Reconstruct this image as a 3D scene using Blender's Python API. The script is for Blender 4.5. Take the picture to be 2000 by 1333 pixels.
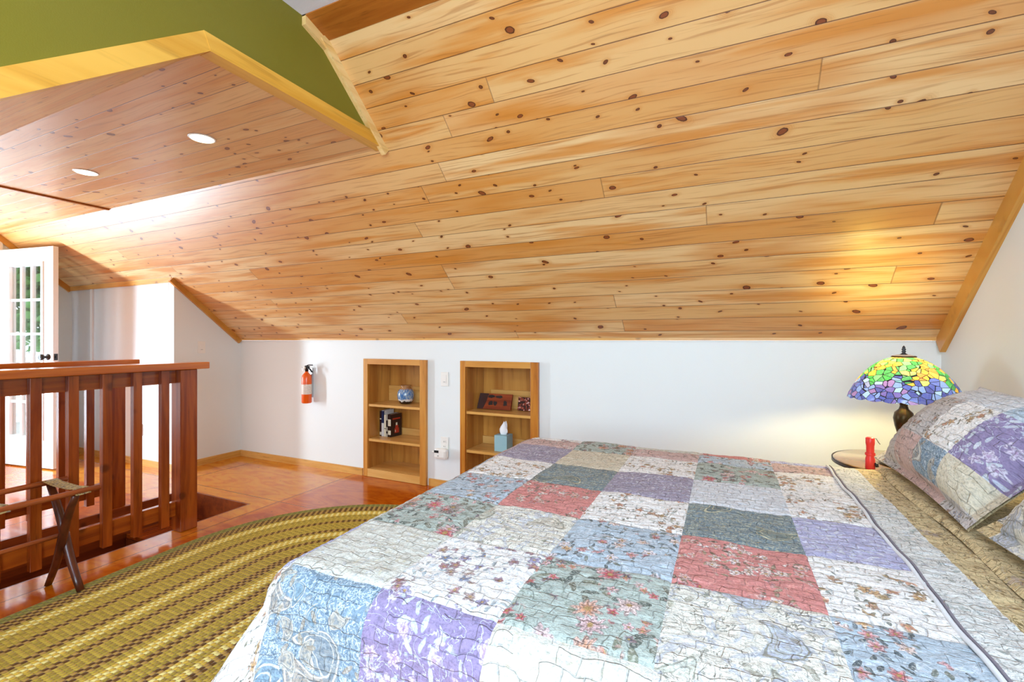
import bpy, bmesh, math, random
import numpy as np
from mathutils import Vector, Matrix
random.seed(7); rng = np.random.RandomState(7)
R = math.radians
for o in list(bpy.data.objects): bpy.data.objects.remove(o)
SC = bpy.context.scene; COL = SC.collection

# ------------------------------------------------------------ camera, world, lights, exposure
cam_data = bpy.data.cameras.new('camera'); cam = bpy.data.objects.new('camera', cam_data); COL.objects.link(cam)
cam.location = (0, 0, 1.22); cam.rotation_euler = (R(90), 0, R(24.75))
cam_data.sensor_width = 36; cam_data.lens = 900/2000*36; cam_data.shift_y = -0.001
cam_data.clip_start = .05; cam_data.clip_end = 100
SC.camera = cam
vs = SC.view_settings
vs.view_transform = 'Standard'; vs.look = 'None'; vs.gamma = 1; vs.use_curve_mapping = False
vs.exposure = 0.5
world = bpy.data.worlds.new('sky'); SC.world = world; world.use_nodes = True
wn = world.node_tree; wn.nodes['Background'].inputs[0].default_value = (.78, .88, 1, 1)
wn.nodes['Background'].inputs[1].default_value = 2.2

def light(name, kind, loc, rot, energy, color, **kw):
    d = bpy.data.lights.new(name, kind); d.energy = energy; d.color = color
    for k, v in kw.items(): setattr(d, k, v)
    o = bpy.data.objects.new(name, d); COL.objects.link(o); o.location = loc; o.rotation_euler = rot
    return o
# daylight through the big window in the wall behind the camera
light('window_daylight', 'AREA', (-.35, -2.48, 1.55), (R(90), 0, 0), 52, (.66, .84, 1), shape='RECTANGLE', size=2.3, size_y=1.5)
# soft fill light added under the white ceiling to brighten the bed
light('ceiling_fill_light', 'AREA', (.1, -.7, 2.6), (R(14), 0, 0), 48, (.58, .78, 1), shape='RECTANGLE', size=1.4, size_y=1.0)
# fill light added at the east wall to brighten the far side wall
light('east_fill_light', 'AREA', (.98, -1.6, 1.5), (0, R(90), 0), 68, (.64, .84, 1), shape='RECTANGLE', size=1.2, size_y=1.1)
# daylight through the open balcony door at the far end
light('door_daylight', 'AREA', (-6.56, 1.23, .95), (0, R(-100), 0), 88, (.68, .86, 1), shape='RECTANGLE', size=1.7, size_y=.16)
# unseen fill light added on the stair side
light('stair_fill_light', 'AREA', (-4.6, -.12, .78), (R(90), 0, 0), 6, (.6, .82, 1), shape='RECTANGLE', size=2.4, size_y=.8)

# ------------------------------------------------------------ object helpers
def link(o, parent=None):
    COL.objects.link(o)
    if parent is not None: o.parent = parent
    return o
def tag(o, label=None, cat=None, group=None, kind=None):
    if label: o['label'] = label
    if cat: o['category'] = cat
    if group: o['group'] = group
    if kind: o['kind'] = kind
    return o
def thing(name, label, cat, loc, group=None):
    o = bpy.data.objects.new(name, None); o.location = loc; o.empty_display_size = .05
    link(o); return tag(o, label, cat, group)
def wloc(o):
    v = Vector((0, 0, 0))
    while o is not None: v += o.location; o = o.parent
    return v

class MB:
    """collects shapes in world coordinates, builds one mesh object"""
    def __init__(s): s.bm = bmesh.new(); s.uv = s.bm.loops.layers.uv.new('UVMap')
    def box(s, x0, x1, y0, y1, z0, z1, b=0.0, M=None):
        g = bmesh.ops.create_cube(s.bm, size=1)
        vs_ = g['verts']
        for v in vs_: v.co = Vector(((x0+x1)/2+v.co.x*(x1-x0), (y0+y1)/2+v.co.y*(y1-y0), (z0+z1)/2+v.co.z*(z1-z0)))
        if b > 0:
            es = list({e for v in vs_ for e in v.link_edges})
            r = bmesh.ops.bevel(s.bm, geom=es, offset=b, segments=2, affect='EDGES', profile=.5)
            vs_ = list({v for f in r['faces'] for v in f.verts})
        if M is not None:
            for v in vs_: v.co = M @ v.co
        return s
    def prism(s, pts, axis, a, b):
        """polygon pts in the two other axes, extruded along axis from a to b"""
        def co(p, t): return {'x': (t, p[0], p[1]), 'y': (p[0], t, p[1]), 'z': (p[0], p[1], t)}[axis]
        A = [s.bm.verts.new(co(p, a)) for p in pts]; B = [s.bm.verts.new(co(p, b)) for p in pts]
        s.bm.faces.new(A); s.bm.faces.new(B[::-1]); n = len(pts)
        for i in range(n): s.bm.faces.new((A[i], B[i], B[(i+1) % n], A[(i+1) % n]))
        return s
    def lathe(s, prof, c, n=32, M=None, cap=True):
        rings = []
        for r, z in prof:
            if r < 1e-5: rings.append([s.bm.verts.new((0, 0, z))])
            else: rings.append([s.bm.verts.new((r*math.cos(2*math.pi*i/n), r*math.sin(2*math.pi*i/n), z)) for i in range(n)])
        for k, (a, b) in enumerate(zip(rings, rings[1:])):
            for i in range(n):
                j = (i+1) % n
                q = [a[i % len(a)], a[j % len(a)], b[j % len(b)], b[i % len(b)]]
                q = list(dict.fromkeys(q))
                if len(q) > 2:
                    f = s.bm.faces.new(q); f.smooth = True
                    for l in f.loops:
                        ii = i if l.vert in (a[i % len(a)], b[i % len(b)]) else i+1
                        kk = k if l.vert in a else k+1
                        l[s.uv].uv = (ii/n, kk/(len(prof)-1))
        if cap:
            for g in (rings[0], rings[-1]):
                if len(g) > 2: s.bm.faces.new(g)
        T = Matrix.Translation(c) @ (M or Matrix.Identity(4))
        for g in rings:
            for v in g: v.co = T @ v.co
        return s
    def tube(s, pts, r, n=10, closed=False, flat=None):
        P = [Vector(p) for p in pts]; rings = []; m = len(P)
        for i, p in enumerate(P):
            t = (P[(i+1) % m]-P[i-1]) if closed else (P[min(i+1, m-1)]-P[max(i-1, 0)])
            t.normalize()
            up = Vector((0, 0, 1)) if abs(t.z) < .95 else Vector((1, 0, 0))
            a = t.cross(up).normalized(); b = a.cross(t)
            rr = r[i] if isinstance(r, (list, tuple)) else r
            fx, fy = flat or (1, 1)
            rings.append([s.bm.verts.new(p + a*rr*fx*math.cos(2*math.pi*k/n) + b*rr*fy*math.sin(2*math.pi*k/n)) for k in range(n)])
        prs = list(zip(rings, rings[1:])) + ([(rings[-1], rings[0])] if closed else [])
        for A, B in prs:
            for k in range(n):
                f = s.bm.faces.new((A[k], A[(k+1) % n], B[(k+1) % n], B[k])); f.smooth = True
        if not closed: s.bm.faces.new(rings[0]); s.bm.faces.new(rings[-1][::-1])
        return s
    def build(s, name, mat, parent=None, label=None, loc=None, recalc=True):
        if recalc: bmesh.ops.recalc_face_normals(s.bm, faces=s.bm.faces[:])
        me = bpy.data.meshes.new(name)
        base = wloc(parent) if parent is not None else Vector(loc or (0, 0, 0))
        for v in s.bm.verts: v.co -= base
        s.bm.to_mesh(me); s.bm.free()
        for m in (mat if isinstance(mat, (list, tuple)) else [mat]): me.materials.append(m)
        o = bpy.data.objects.new(name, me)
        if parent is None and loc: o.location = loc
        link(o, parent)
        if label: o['label'] = label
        return o
def struct(name, mb, mat): return tag(mb.build(name, mat), kind='structure')
def bx(*a, **k): return MB().box(*a, **k)

# ------------------------------------------------------------ node expression helper
class Mat:
    def __init__(s, name):
        s.m = bpy.data.materials.new(name); s.m.use_nodes = True; s.nt = s.m.node_tree; s.nt.nodes.clear()
        s.out = s.nt.nodes.new('ShaderNodeOutputMaterial')
    def n(s, t, **kw):
        nd = s.nt.nodes.new(t)
        for k, v in kw.items(): setattr(nd, k, v)
        return nd
    def set(s, sock, v):
        if isinstance(v, E): s.nt.links.new(v.s, sock)
        elif isinstance(v, bpy.types.NodeSocket): s.nt.links.new(v, sock)
        elif isinstance(v, (tuple, list)): sock.default_value = (tuple(v)+(1,))[:4] if len(sock.default_value) == 4 else v
        else: sock.default_value = v
    def math(s, op, *a):
        nd = s.n('ShaderNodeMath', operation=op)
        for i, x in enumerate(a): s.set(nd.inputs[i], x)
        return E(s, nd.outputs[0])
    def coords(s, kind='Object'):
        tc = s.n('ShaderNodeTexCoord'); sp = s.n('ShaderNodeSeparateXYZ'); s.nt.links.new(tc.outputs[kind], sp.inputs[0])
        return [E(s, sp.outputs[i]) for i in range(3)]
    def vec(s, x, y, z=0.0):
        c = s.n('ShaderNodeCombineXYZ')
        for i, v in enumerate((x, y, z)): s.set(c.inputs[i], v)
        return c.outputs[0]
    def noise(s, v, scale, detail=2, rough=.5, dist=0, dim='3D'):
        nd = s.n('ShaderNodeTexNoise', noise_dimensions=dim); s.set(nd.inputs['Vector'], v)
        nd.inputs['Scale'].default_value = scale; nd.inputs['Detail'].default_value = detail
        nd.inputs['Roughness'].default_value = rough; nd.inputs['Distortion'].default_value = dist
        return E(s, nd.outputs['Fac'])
    def white(s, v):
        nd = s.n('ShaderNodeTexWhiteNoise', noise_dimensions='3D'); s.set(nd.inputs[0], v)
        return E(s, nd.outputs[0]), nd.outputs[1]
    def vor(s, v, scale, feature='F1', rnd=1.0, dim='2D'):
        nd = s.n('ShaderNodeTexVoronoi', voronoi_dimensions=dim, feature=feature); s.set(nd.inputs['Vector'], v)
        nd.inputs['Scale'].default_value = scale; nd.inputs['Randomness'].default_value = rnd
        return nd
    def mix(s, f, a, b, mode='MIX'):
        nd = s.n('ShaderNodeMix', data_type='RGBA', blend_type=mode)
        s.set(nd.inputs[0], f); s.set(nd.inputs[6], a); s.set(nd.inputs[7], b)
        return nd.outputs[2]
    def ramp(s, f, stops, interp='LINEAR'):
        nd = s.n('ShaderNodeValToRGB'); cr = nd.color_ramp; cr.interpolation = interp
        while len(cr.elements) < len(stops): cr.elements.new(.5)
        for e, (p, c) in zip(cr.elements, stops): e.position = p; e.color = tuple(c)+(1,)
        s.set(nd.inputs[0], f); return nd.outputs[0]
    def smooth(s, x, a, b):
        nd = s.n('ShaderNodeMapRange', interpolation_type='SMOOTHSTEP'); s.set(nd.inputs[0], x)
        nd.inputs[1].default_value = a; nd.inputs[2].default_value = b; return E(s, nd.outputs[0])
    def bump(s, h, dist=.002, strength=1.0):
        nd = s.n('ShaderNodeBump'); s.set(nd.inputs['Height'], h); nd.inputs['Distance'].default_value = dist
        nd.inputs['Strength'].default_value = strength; return nd.outputs[0]
    def pbr(s, color, rough=.5, metal=0, spec=.5, coat=0, normal=None, trans=0, emit=None, estr=0, sheen=0, coat_rough=.05, ior=None):
        b = s.n('ShaderNodeBsdfPrincipled')
        s.set(b.inputs['Base Color'], color); s.set(b.inputs['Roughness'], rough); s.set(b.inputs['Metallic'], metal)
        b.inputs['Specular IOR Level'].default_value = spec; b.inputs['Coat Weight'].default_value = coat
        b.inputs['Coat Roughness'].default_value = coat_rough
        b.inputs['Transmission Weight'].default_value = trans; b.inputs['Sheen Weight'].default_value = sheen
        if normal is not None: s.set(b.inputs['Normal'], normal)
        if emit: b.inputs['Emission Color'].default_value = tuple(emit)+(1,); b.inputs['Emission Strength'].default_value = estr
        s.nt.links.new(b.outputs[0], s.out.inputs[0]); return s.m
class E:
    def __init__(s, m, sock): s.m = m; s.s = sock
    def __add__(a, b): return a.m.math('ADD', a, b)
    __radd__ = __add__
    def __sub__(a, b): return a.m.math('SUBTRACT', a, b)
    def __rsub__(a, b): return a.m.math('SUBTRACT', b, a)
    def __mul__(a, b): return a.m.math('MULTIPLY', a, b)
    __rmul__ = __mul__
    def __truediv__(a, b): return a.m.math('DIVIDE', a, b)
    def __rtruediv__(a, b): return a.m.math('DIVIDE', b, a)
    def __gt__(a, b): return a.m.math('GREATER_THAN', a, b)
    def __lt__(a, b): return a.m.math('LESS_THAN', a, b)
    def f(a, op, *r): return a.m.math(op, a, *r)
    def floor(a): return a.f('FLOOR')
    def fract(a): return a.f('FRACT')
    def abs(a): return a.f('ABSOLUTE')
    def sin(a): return a.f('SINE')
    def cos(a): return a.f('COSINE')
    def sqrt(a): return a.f('SQRT')
    def pow(a, p): return a.f('POWER', p)
    def max(a, b): return a.f('MAXIMUM', b)
    def min(a, b): return a.f('MINIMUM', b)
def srgb(r, g, b):
    def c(v): v /= 255; return v/12.92 if v <= .04045 else ((v+.055)/1.055)**2.4
    return (c(r), c(g), c(b))

# ------------------------------------------------------------ materials
def flat(name, col, rough=.5, **kw):
    m = Mat(name); return m.pbr(col, rough, **kw)
def paint(name, col, rough=.45, tex=.0006):
    m = Mat(name); p = m.coords(); v = m.vec(*p)
    h = m.noise(v, 260, 2)
    return m.pbr(m.mix(m.noise(v, 1.5, 2)*.05, col, (.4, .38, .35)), rough, spec=.35, normal=m.bump(h, tex, .6))
def wood(name, c1, c2, axis='x', rough=.35, coat=.15, scale=1.0, dark=None, knots=True):
    m = Mat(name); x, y, z = m.coords(); 
    s = {'x': (1.6, 22, 22), 'y': (22, 1.6, 22), 'z': (22, 22, 1.6), 's': (22, 2, 2)}[axis]
    v = m.vec(x*s[0]*scale, y*s[1]*scale, z*s[2]*scale)
    g = m.noise(v, 1, 4, .6, .6)
    g2 = m.noise(v, 3.2, 3, .6)
    col = m.mix(m.smooth(g, .3, .72), c1, c2)
    dk = dark or tuple(c*.45 for c in c2)
    col = m.mix(m.smooth(g2, .56, .74)*.5, col, dk)
    if knots:
        w = m.vec(x*6, y*6, z*6)
        vo = m.vor(w, .8, dim='3D'); d = E(m, vo.outputs[0])
        col = m.mix(m.smooth(d, .16, .07)*.8, col, dk)
    return m.pbr(col, rough, spec=.4, coat=coat, coat_rough=.15, normal=m.bump(g2, .0006, .5))

def pine_boards(name, mode):
    """knotty tongue-and-groove boards running along x; V measured across the boards"""
    m = Mat(name); x, y, z = m.coords(); W = .1156
    if mode == 'slope': V = (z-1.22)/.652 - .0878
    elif mode == 'south': V = (z-1.22)/.6247 - .03
    else: V = y*1.0 + .018
    q = V/W; idx = q.floor(); fr = q.fract()
    r1, _ = m.white(m.vec(idx, 3.3, 1.7)); L = 4.4
    uu = x/L + r1*7.0; seg = uu.floor(); ufr = uu.fract()
    r2, c2 = m.white(m.vec(idx, seg, 5.1))
    sp = m.n('ShaderNodeSeparateColor'); m.nt.links.new(c2, sp.inputs[0]); ra, rb, rc = [E(m, sp.outputs[i]) for i in range(3)]
    off = ra*37.0
    # broad colour drift and streaks along the grain
    st = m.noise(m.vec(x*1.1+off, V*14, off), 1, 3, .55, .3)
    big = m.noise(m.vec(x*.9+off*1.3, V*5, 2.0), 1, 2)
    gr = m.noise(m.vec(x*2.4+off, V*95+m.noise(m.vec(x*1.6+off, V*9, 1.0), 1, 1)*7, off), 1, 3, .6)
    light = srgb(230, 194, 138); mid = srgb(220, 174, 110); warm = srgb(206, 132, 46)
    col = m.mix(m.smooth(ra, 0, 1), light, mid)
    col = m.mix(m.smooth(rb, .5, 1)*.6, col, warm)
    col = m.mix(m.smooth(st, .45, .70)*.85, col, warm)
    col = m.mix(m.smooth(big, .48, .72)*.8, col, srgb(200, 124, 38))
    col = m.mix(m.smooth(gr, .53, .66)*.45, col, srgb(164, 98, 38))
    gy = m.noise(m.vec(x*1.5+off+9, V*24, 4.0), 1, 3, .6)
    col = m.mix(m.smooth(gy, .66, .8)*.45*(rc > .6), col, srgb(120, 98, 66))
    # knots: elongated brown ovals with a darker rim and a halo
    def knots(sx, sy, dens, size, seed, c, col):
        kx = x*sx + seed + off; ky = V*sy + idx*3.71 + seed*1.3
        vo = m.vor(m.vec(kx, ky, 0), 1, rnd=.85)
        p = m.n('ShaderNodeSeparateXYZ'); m.nt.links.new(vo.outputs['Position'], p.inputs[0])
        cs = m.n('ShaderNodeSeparateColor'); m.nt.links.new(vo.outputs['Color'], cs.inputs[0])
        r, g, b = [E(m, cs.outputs[i]) for i in range(3)]
        dx = (kx-E(m, p.outputs[0]))/sx; dy = (ky-E(m, p.outputs[1]))/sy
        dx = dx + dy*(g-.5)*1.8
        nz = m.noise(m.vec(x*60, V*60, 0), 1, 2)
        d = ((dx*(.45+.4*b)).pow(2)+dy.pow(2)).sqrt() * (0.8+.4*nz)
        sz = (.35+.65*b)*size
        on = (r < dens)*1.0
        t = d/sz
        halo = m.smooth(t, 2.9, .9)*on
        col = m.mix(halo*.42, col, warm)
        rings = ((t*16).sin()*.5+.5)*m.smooth(t, 3.4, 1.1)*on
        col = m.mix(rings*.16, col, srgb(140, 80, 30))
        body = m.smooth(t, 1.12, .92)*on
        col = m.mix(body, col, c)
        rim = m.smooth((t-.86).abs(), .22, .04)*on
        return m.mix(rim*.85, col, srgb(66, 30, 10))
    col = knots(1.9, 6.5, .66, .0165, 3.1, srgb(132, 66, 26), col)
    col = knots(4.6, 12.0, .36, .0085, 11.7, srgb(112, 58, 24), col)
    groove = m.smooth((fr-.5).abs(), .478, .494)
    joint = m.smooth((ufr-.5).abs()*L, L/2-.0032, L/2-.0012)
    gj = groove.max(joint)
    col = m.mix(groove*.8, col, srgb(92, 52, 20)); col = m.mix(joint*.45, col, srgb(92, 52, 20))
    h = (1-gj)+gr*.05
    return m.pbr(col, .42, spec=.5, coat=.55, coat_rough=.34, normal=m.bump(h, .0018, .8))

M_slope = pine_boards('knotty_pine_slope', 'slope'); M_flat = pine_boards('knotty_pine_flat', 'flat'); M_south = pine_boards('knotty_pine_south', 'south')
M_wall = paint('white_wall_paint', srgb(232, 236, 234))
M_green = paint('olive_wall_paint', srgb(116, 106, 10), .6)
M_white = paint('white_paint', srgb(240, 240, 242), .3, .0002)
M_ceil = paint('white_ceiling_paint', srgb(226, 228, 238), .7)
M_trim_x = wood('pine_trim_x', srgb(222, 172, 96), srgb(206, 146, 66), 'x')
M_trim_y = wood('pine_trim_y', srgb(224, 176, 98), srgb(206, 148, 62), 'y')
M_trim_s = wood('pine_trim_slope', srgb(214, 158, 74), srgb(190, 120, 40), 's')
M_trim_pale = wood('pale_pine_trim', srgb(232, 198, 136), srgb(218, 172, 98), 'y', knots=False)
M_trim_gold = wood('golden_pine_trim', srgb(226, 174, 74), srgb(204, 144, 44), 'y', scale=.35, knots=False)
M_trim_dark = wood('amber_pine_trim', srgb(178, 108, 38), srgb(150, 82, 22), 'x')
M_rail_z = wood('stained_post', srgb(160, 74, 16), srgb(112, 38, 6), 'z', rough=.25, coat=.5, scale=.7)
M_rail_y = wood('stained_rail', srgb(170, 82, 18), srgb(124, 46, 8), 'y', rough=.25, coat=.5, scale=.7)
M_cap = wood('stained_handrail', srgb(204, 112, 34), srgb(160, 70, 14), 'y', rough=.22, coat=.6, scale=.7, knots=False)
M_well = wood('stairwell_panel', srgb(150, 70, 26), srgb(104, 40, 14), 'y', rough=.3, coat=.3, scale=.6)
M_rack = wood('dark_rack_wood', srgb(96, 42, 20), srgb(60, 22, 10), 'z', rough=.3, coat=.3, knots=False)
M_rackrod = wood('rack_rod_wood', srgb(176, 92, 42), srgb(130, 58, 24), 'y', rough=.3, coat=.3, knots=False)
M_shelf_z = wood('oak_stile', srgb(214, 154, 70), srgb(188, 116, 38), 'z', scale=.6, knots=False)
M_shelf_x = wood('oak_rail', srgb(222, 166, 84), srgb(200, 132, 50), 'x', scale=.6, knots=False)
M_shelf_zd = wood('deep_oak_stile', srgb(206, 138, 50), srgb(172, 92, 22), 'z', scale=.6, dark=srgb(110, 52, 10), knots=False)
M_board = wood('pine_shelf_board', srgb(226, 178, 104), srgb(206, 148, 70), 'x', scale=.5, knots=False)
M_ply = wood('plywood_back', srgb(212, 152, 70), srgb(166, 100, 34), 'z', scale=.34, dark=srgb(120, 62, 18), knots=False)
M_black = flat('black_plastic', (.012, .012, .014), .35)
M_steel = flat('steel', (.6, .6, .62), .25, metal=1)
M_plastic = flat('white_plastic', srgb(238, 234, 226), .3)

def floor_mat():
    m = Mat('stained_plywood_floor'); x, y, z = m.coords()
    sx = (x+3.05+1.22*5)/1.22; sy = (y-2.42+2.44*4)/2.44
    ix = sx.floor(); iy = sy.floor(); fx = sx.fract(); fy = sy.fract()
    r, c = m.white(m.vec(ix, iy, 2.0))
    wv = m.noise(m.vec(x*1.5+r*9, y*4, 0), 1.6, 5, .62, 2.6)
    lines = ((wv*22).sin()*.5+.5)
    blot = m.noise(m.vec(x, y, 0), 2.6, 3)
    base = m.mix(m.smooth(wv, .35, .65), srgb(202, 104, 16), srgb(176, 76, 6))
    gold = m.mix(m.smooth(wv, .35, .65), srgb(220, 150, 34), srgb(204, 120, 16))
    # the sheet beside the stair head keeps its lighter natural colour, as does the strip along the stair edge
    natural = (x < -3.06)*(y > 2.05)*1.0
    strip = (x < -3.0)*(x > -3.22)*1.0
    col = m.mix(natural*.85, base, gold)
    col = m.mix(strip*.3, col, gold)
    col = m.mix(lines*.08, col, srgb(140, 62, 12))
    col = m.mix(m.smooth(blot, .5, .8)*.3, col, srgb(128, 44, 8))
    vo = m.vor(m.vec(x, y, 0), 5.5); d = E(m, vo.outputs[0])
    cc_ = m.n('ShaderNodeSeparateColor'); m.nt.links.new(vo.outputs['Color'], cc_.inputs[0])
    col = m.mix(m.smooth(d, .05, .02)*.6*(E(m, cc_.outputs[0]) > .75), col, srgb(70, 26, 8))
    seam = m.smooth((fx-.5).abs()*1.22, .606, .6085).max(m.smooth((fy-.5).abs()*2.44, 1.216, 1.2185))
    col = m.mix(seam*.8, col, srgb(60, 22, 8))
    h = m.noise(m.vec(x, y*3, 0), 14, 3)
    return m.pbr(col, .15, spec=.32, coat=.22, coat_rough=.03, normal=m.bump(h*.3-seam, .0008, .35))
M_floor = floor_mat()

# ------------------------------------------------------------ the room shell
SL = .86
def zs(y): return 1.22+SL*(3.22-y)
YK = 1.585
struct('floor', MB().box(-3.2, 1.16, -2.7, 3.34, -.2, 0).box(-6.62, -4.0, -2.7, 3.34, -.2, 0)
       .box(-4.0, -3.2, 2.30, 3.34, -.2, 0).box(-4.0, -3.2, -2.7, -.1, -.2, 0), M_floor)
OP = [(-2.935, -2.27, 1.045), (-1.925, -1.265, 1.045)]     # openings of the built-in shelves
nb = MB()
xs = [-4.64] + [v for o in OP for v in o[:2]] + [1.06]
for i in range(0, 6, 2): nb.box(xs[i], xs[i+1], 3.22, 3.34, 0, 1.215)
for a, b, h in OP: nb.box(a, b, 3.22, 3.34, h, 1.215)
struct('wall_north', nb, M_wall)
struct('wall_east', bx(1.06, 1.18, -2.7, 3.34, 0, 2.8), M_wall)
struct('added_frame_east', MB().box(1.03, 1.06, -2.22, -2.16, .85, 2.15).box(1.03, 1.06, -1.04, -.98, .85, 2.15).box(1.03, 1.06, -2.16, -1.04, .85, .91).box(1.03, 1.06, -2.16, -1.04, 2.09, 2.15), M_white)  # made-up window frame around the added east fill light
struct('wall_south', MB().box(-1.8, -1.5, -2.72, -2.6, 0, 2.7).box(.8, 1.06, -2.72, -2.6, 0, 2.7)
       .box(-1.5, .8, -2.72, -2.6, 0, .8).box(-1.5, .8, -2.72, -2.6, 2.3, 2.7), M_wall)
struct('window_1', MB().box(-1.5, -1.44, -2.7, -2.62, .8, 2.3).box(.74, .8, -2.7, -2.62, .8, 2.3).box(-1.44, .74, -2.7, -2.62, .8, .86)
       .box(-1.44, .74, -2.7, -2.62, 2.24, 2.3).box(-.38, -.32, -2.7, -2.62, .86, 2.24), M_white)
struct('wall_alcove_side', MB().prism([(2.57, 0), (3.22, 0), (3.22, 1.22), (2.57, zs(2.57))], 'x', -4.72, -4.64), M_wall)
M_gloss = paint('satin_wall_paint', srgb(228, 232, 238), .22)
struct('wall_alcove_back', MB().box(-6.5, -4.725, 2.57, 2.66, 0, 1.80), M_gloss)
struct('wall_west', MB().prism([(-.2, 0), (1.12, 0), (1.12, 2.12), (1.96, 2.12), (1.96, 0), (2.66, 0), (2.66, 1.72), (2.0, 2.28), (1.05, 2.28), (-.2, 1.28)], 'x', -6.62, -6.5), M_wall)
struct('wall_stair_south', MB().box(-6.62, -1.8, -.32, -.2, 0, .35).box(-6.62, -5.9, -.32, -.2, .35, 1.28).box(-3.3, -1.8, -.32, -.2, .35, 1.28)
       .box(-5.9, -3.3, -.32, -.2, 1.2, 1.28), M_wall)
struct('added_frame_stair', MB().box(-5.9, -5.84, -.3, -.22, .35, 1.2).box(-3.36, -3.3, -.3, -.22, .35, 1.2).box(-5.84, -3.36, -.3, -.22, .35, .4)
       .box(-5.84, -3.36, -.3, -.22, 1.15, 1.2).box(-4.63, -4.57, -.3, -.22, .4, 1.15), M_white)  # made-up window frame behind the added stair fill light
struct('wall_gable', MB().prism([(2.0, 2.275), (YK, zs(YK)), (1.47, 2.66), (-2.6, 2.66), (-2.6, 0), (-.2, 0), (-.2, 1.275), (1.05, 2.275)], 'x', -1.74, -1.70), M_green)
# sloped pine ceiling: one slab for the bedroom, one (lower) for the stair end
def slab(y0, y1, x0, x1, zf, t=.04):
    return MB().prism([(y0, zf(y0)), (y1, zf(y1)), (y1, zf(y1)+t), (y0, zf(y0)+t)], 'x', x0, x1)
struct('ceiling_slope', MB().prism([(3.22, zs(3.22)), (YK, zs(YK)), (YK, zs(YK)+.05), (3.22, zs(3.22)+.05)], 'x', -1.70, 1.06), M_slope)
struct('ceiling_slope_west', MB().prism([(3.22, zs(3.22)), (2.0, zs(2.0)), (2.0, zs(2.0)+.05), (3.22, zs(3.22)+.05)], 'x', -6.5, -1.70), M_slope)
struct('ceiling_flat_west', bx(-6.5, -1.74, 1.05, 2.0, 2.27, 2.32), M_flat)
struct('ceiling_slope_south', MB().prism([(1.05, 2.27), (-.2, 1.27), (-.2, 1.32), (1.05, 2.32)], 'x', -6.5, -1.74), M_south)
struct('ceiling_white', bx(-1.70, 1.06, -2.6, 1.48, 2.66, 2.72), M_ceil)
struct('trim_1', MB().prism([(1.592, zs(1.592)-.004), (1.465, 2.655), (1.465, 2.71), (1.592, 2.71)], 'x', -1.70, 1.06), M_trim_dark)
# opening trim of the green gable, following flat part and south slope
ty = .062
struct('trim_2', MB().prism([(1.995, 2.262), (1.055, 2.262), (1.03, 2.262+ty), (1.925, 2.262+ty)], 'x', -1.745, -1.682), M_trim_gold)
struct('trim_3', MB().prism([(1.06, 2.268), (-.2, 1.260), (-.2, 1.260+ty*1.35), (1.03, 2.262+ty)], 'x', -1.745, -1.684), M_trim_gold)
def slope_strip(xa, xb, ya, yb, wd, mat, name):
    n = Vector((-SL, -1)).normalized()   # normal into the room in (y,z)
    pts = [(ya, zs(ya)), (yb, zs(yb)), (yb+n.x*wd, zs(yb)+n.y*wd), (ya+n.x*wd, zs(ya)+n.y*wd)]
    return struct(name, MB().prism(pts, 'x', xa, xb), mat)
slope_strip(-1.70, -1.672, 2.012, 1.575, .04, M_trim_pale, 'trim_4')
struct('trim_5', MB().prism([(1.60, zs(1.60)-.045), (1.585, zs(1.585)), (1.465, 2.66), (1.465, 2.615)], 'x', -1.70, -1.678), M_trim_pale)
slope_strip(1.035, 1.06, 3.22, 1.60, .085, M_trim_s, 'trim_6')
slope_strip(-4.64, -4.615, 3.22, 2.55, .045, M_trim_s, 'trim_7')
struct('trim_8', bx(-1.70, 1.035, 3.204, 3.22, 1.216, 1.24), M_trim_x)
struct('trim_9', bx(-6.5, -4.64, 2.545, 2.57, 1.755, 1.80), M_trim_x)
slope_strip(-6.5, -6.475, 2.57, 2.0, .05, M_trim_s, 'trim_10')
struct('trim_11', bx(-6.09, -6.05, 2.555, 2.57, .06, 1.755), M_white)
struct('trim_12', bx(-4.49, -4.465, 1.0, 2.0, 2.258, 2.27), M_trim_dark)
struct('trim_13', bx(-4.615, -1.70, 3.204, 3.22, 1.216, 1.24), M_trim_x)
# baseboards
bb = MB()
for a, b in ((-4.64, -2.965), (-2.245, -1.95), (-1.235, 1.045)): bb.box(a, b, 3.205, 3.22, 0, .062)
struct('baseboard_north', bb, M_trim_x)
struct('baseboard_alcove_side', bx(-4.64, -4.625, 2.555, 3.205, 0, .062), M_trim_y)
struct('baseboard_alcove_back', bx(-6.485, -4.625, 2.555, 2.57, 0, .062), M_trim_x)
struct('baseboard_west', MB().box(-6.5, -6.485, 2.05, 2.57, 0, .062).box(-6.5, -6.485, -.2, 1.04, 0, .062), M_trim_y)
struct('baseboard_east', bx(1.045, 1.06, -2.6, 3.205, 0, .062), M_trim_y)
# door casing and jamb
struct('door_1', MB().box(-6.5, -6.48, 1.04, 1.12, 0, 2.2).box(-6.5, -6.48, 1.965, 2.03, 0, 2.2).box(-6.5, -6.48, 1.12, 1.965, 2.12, 2.2)
       .box(-6.62, -6.5, 1.12, 1.14, 0, 2.12).box(-6.62, -6.5, 1.94, 1.96, 0, 2.12), M_white)
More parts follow.
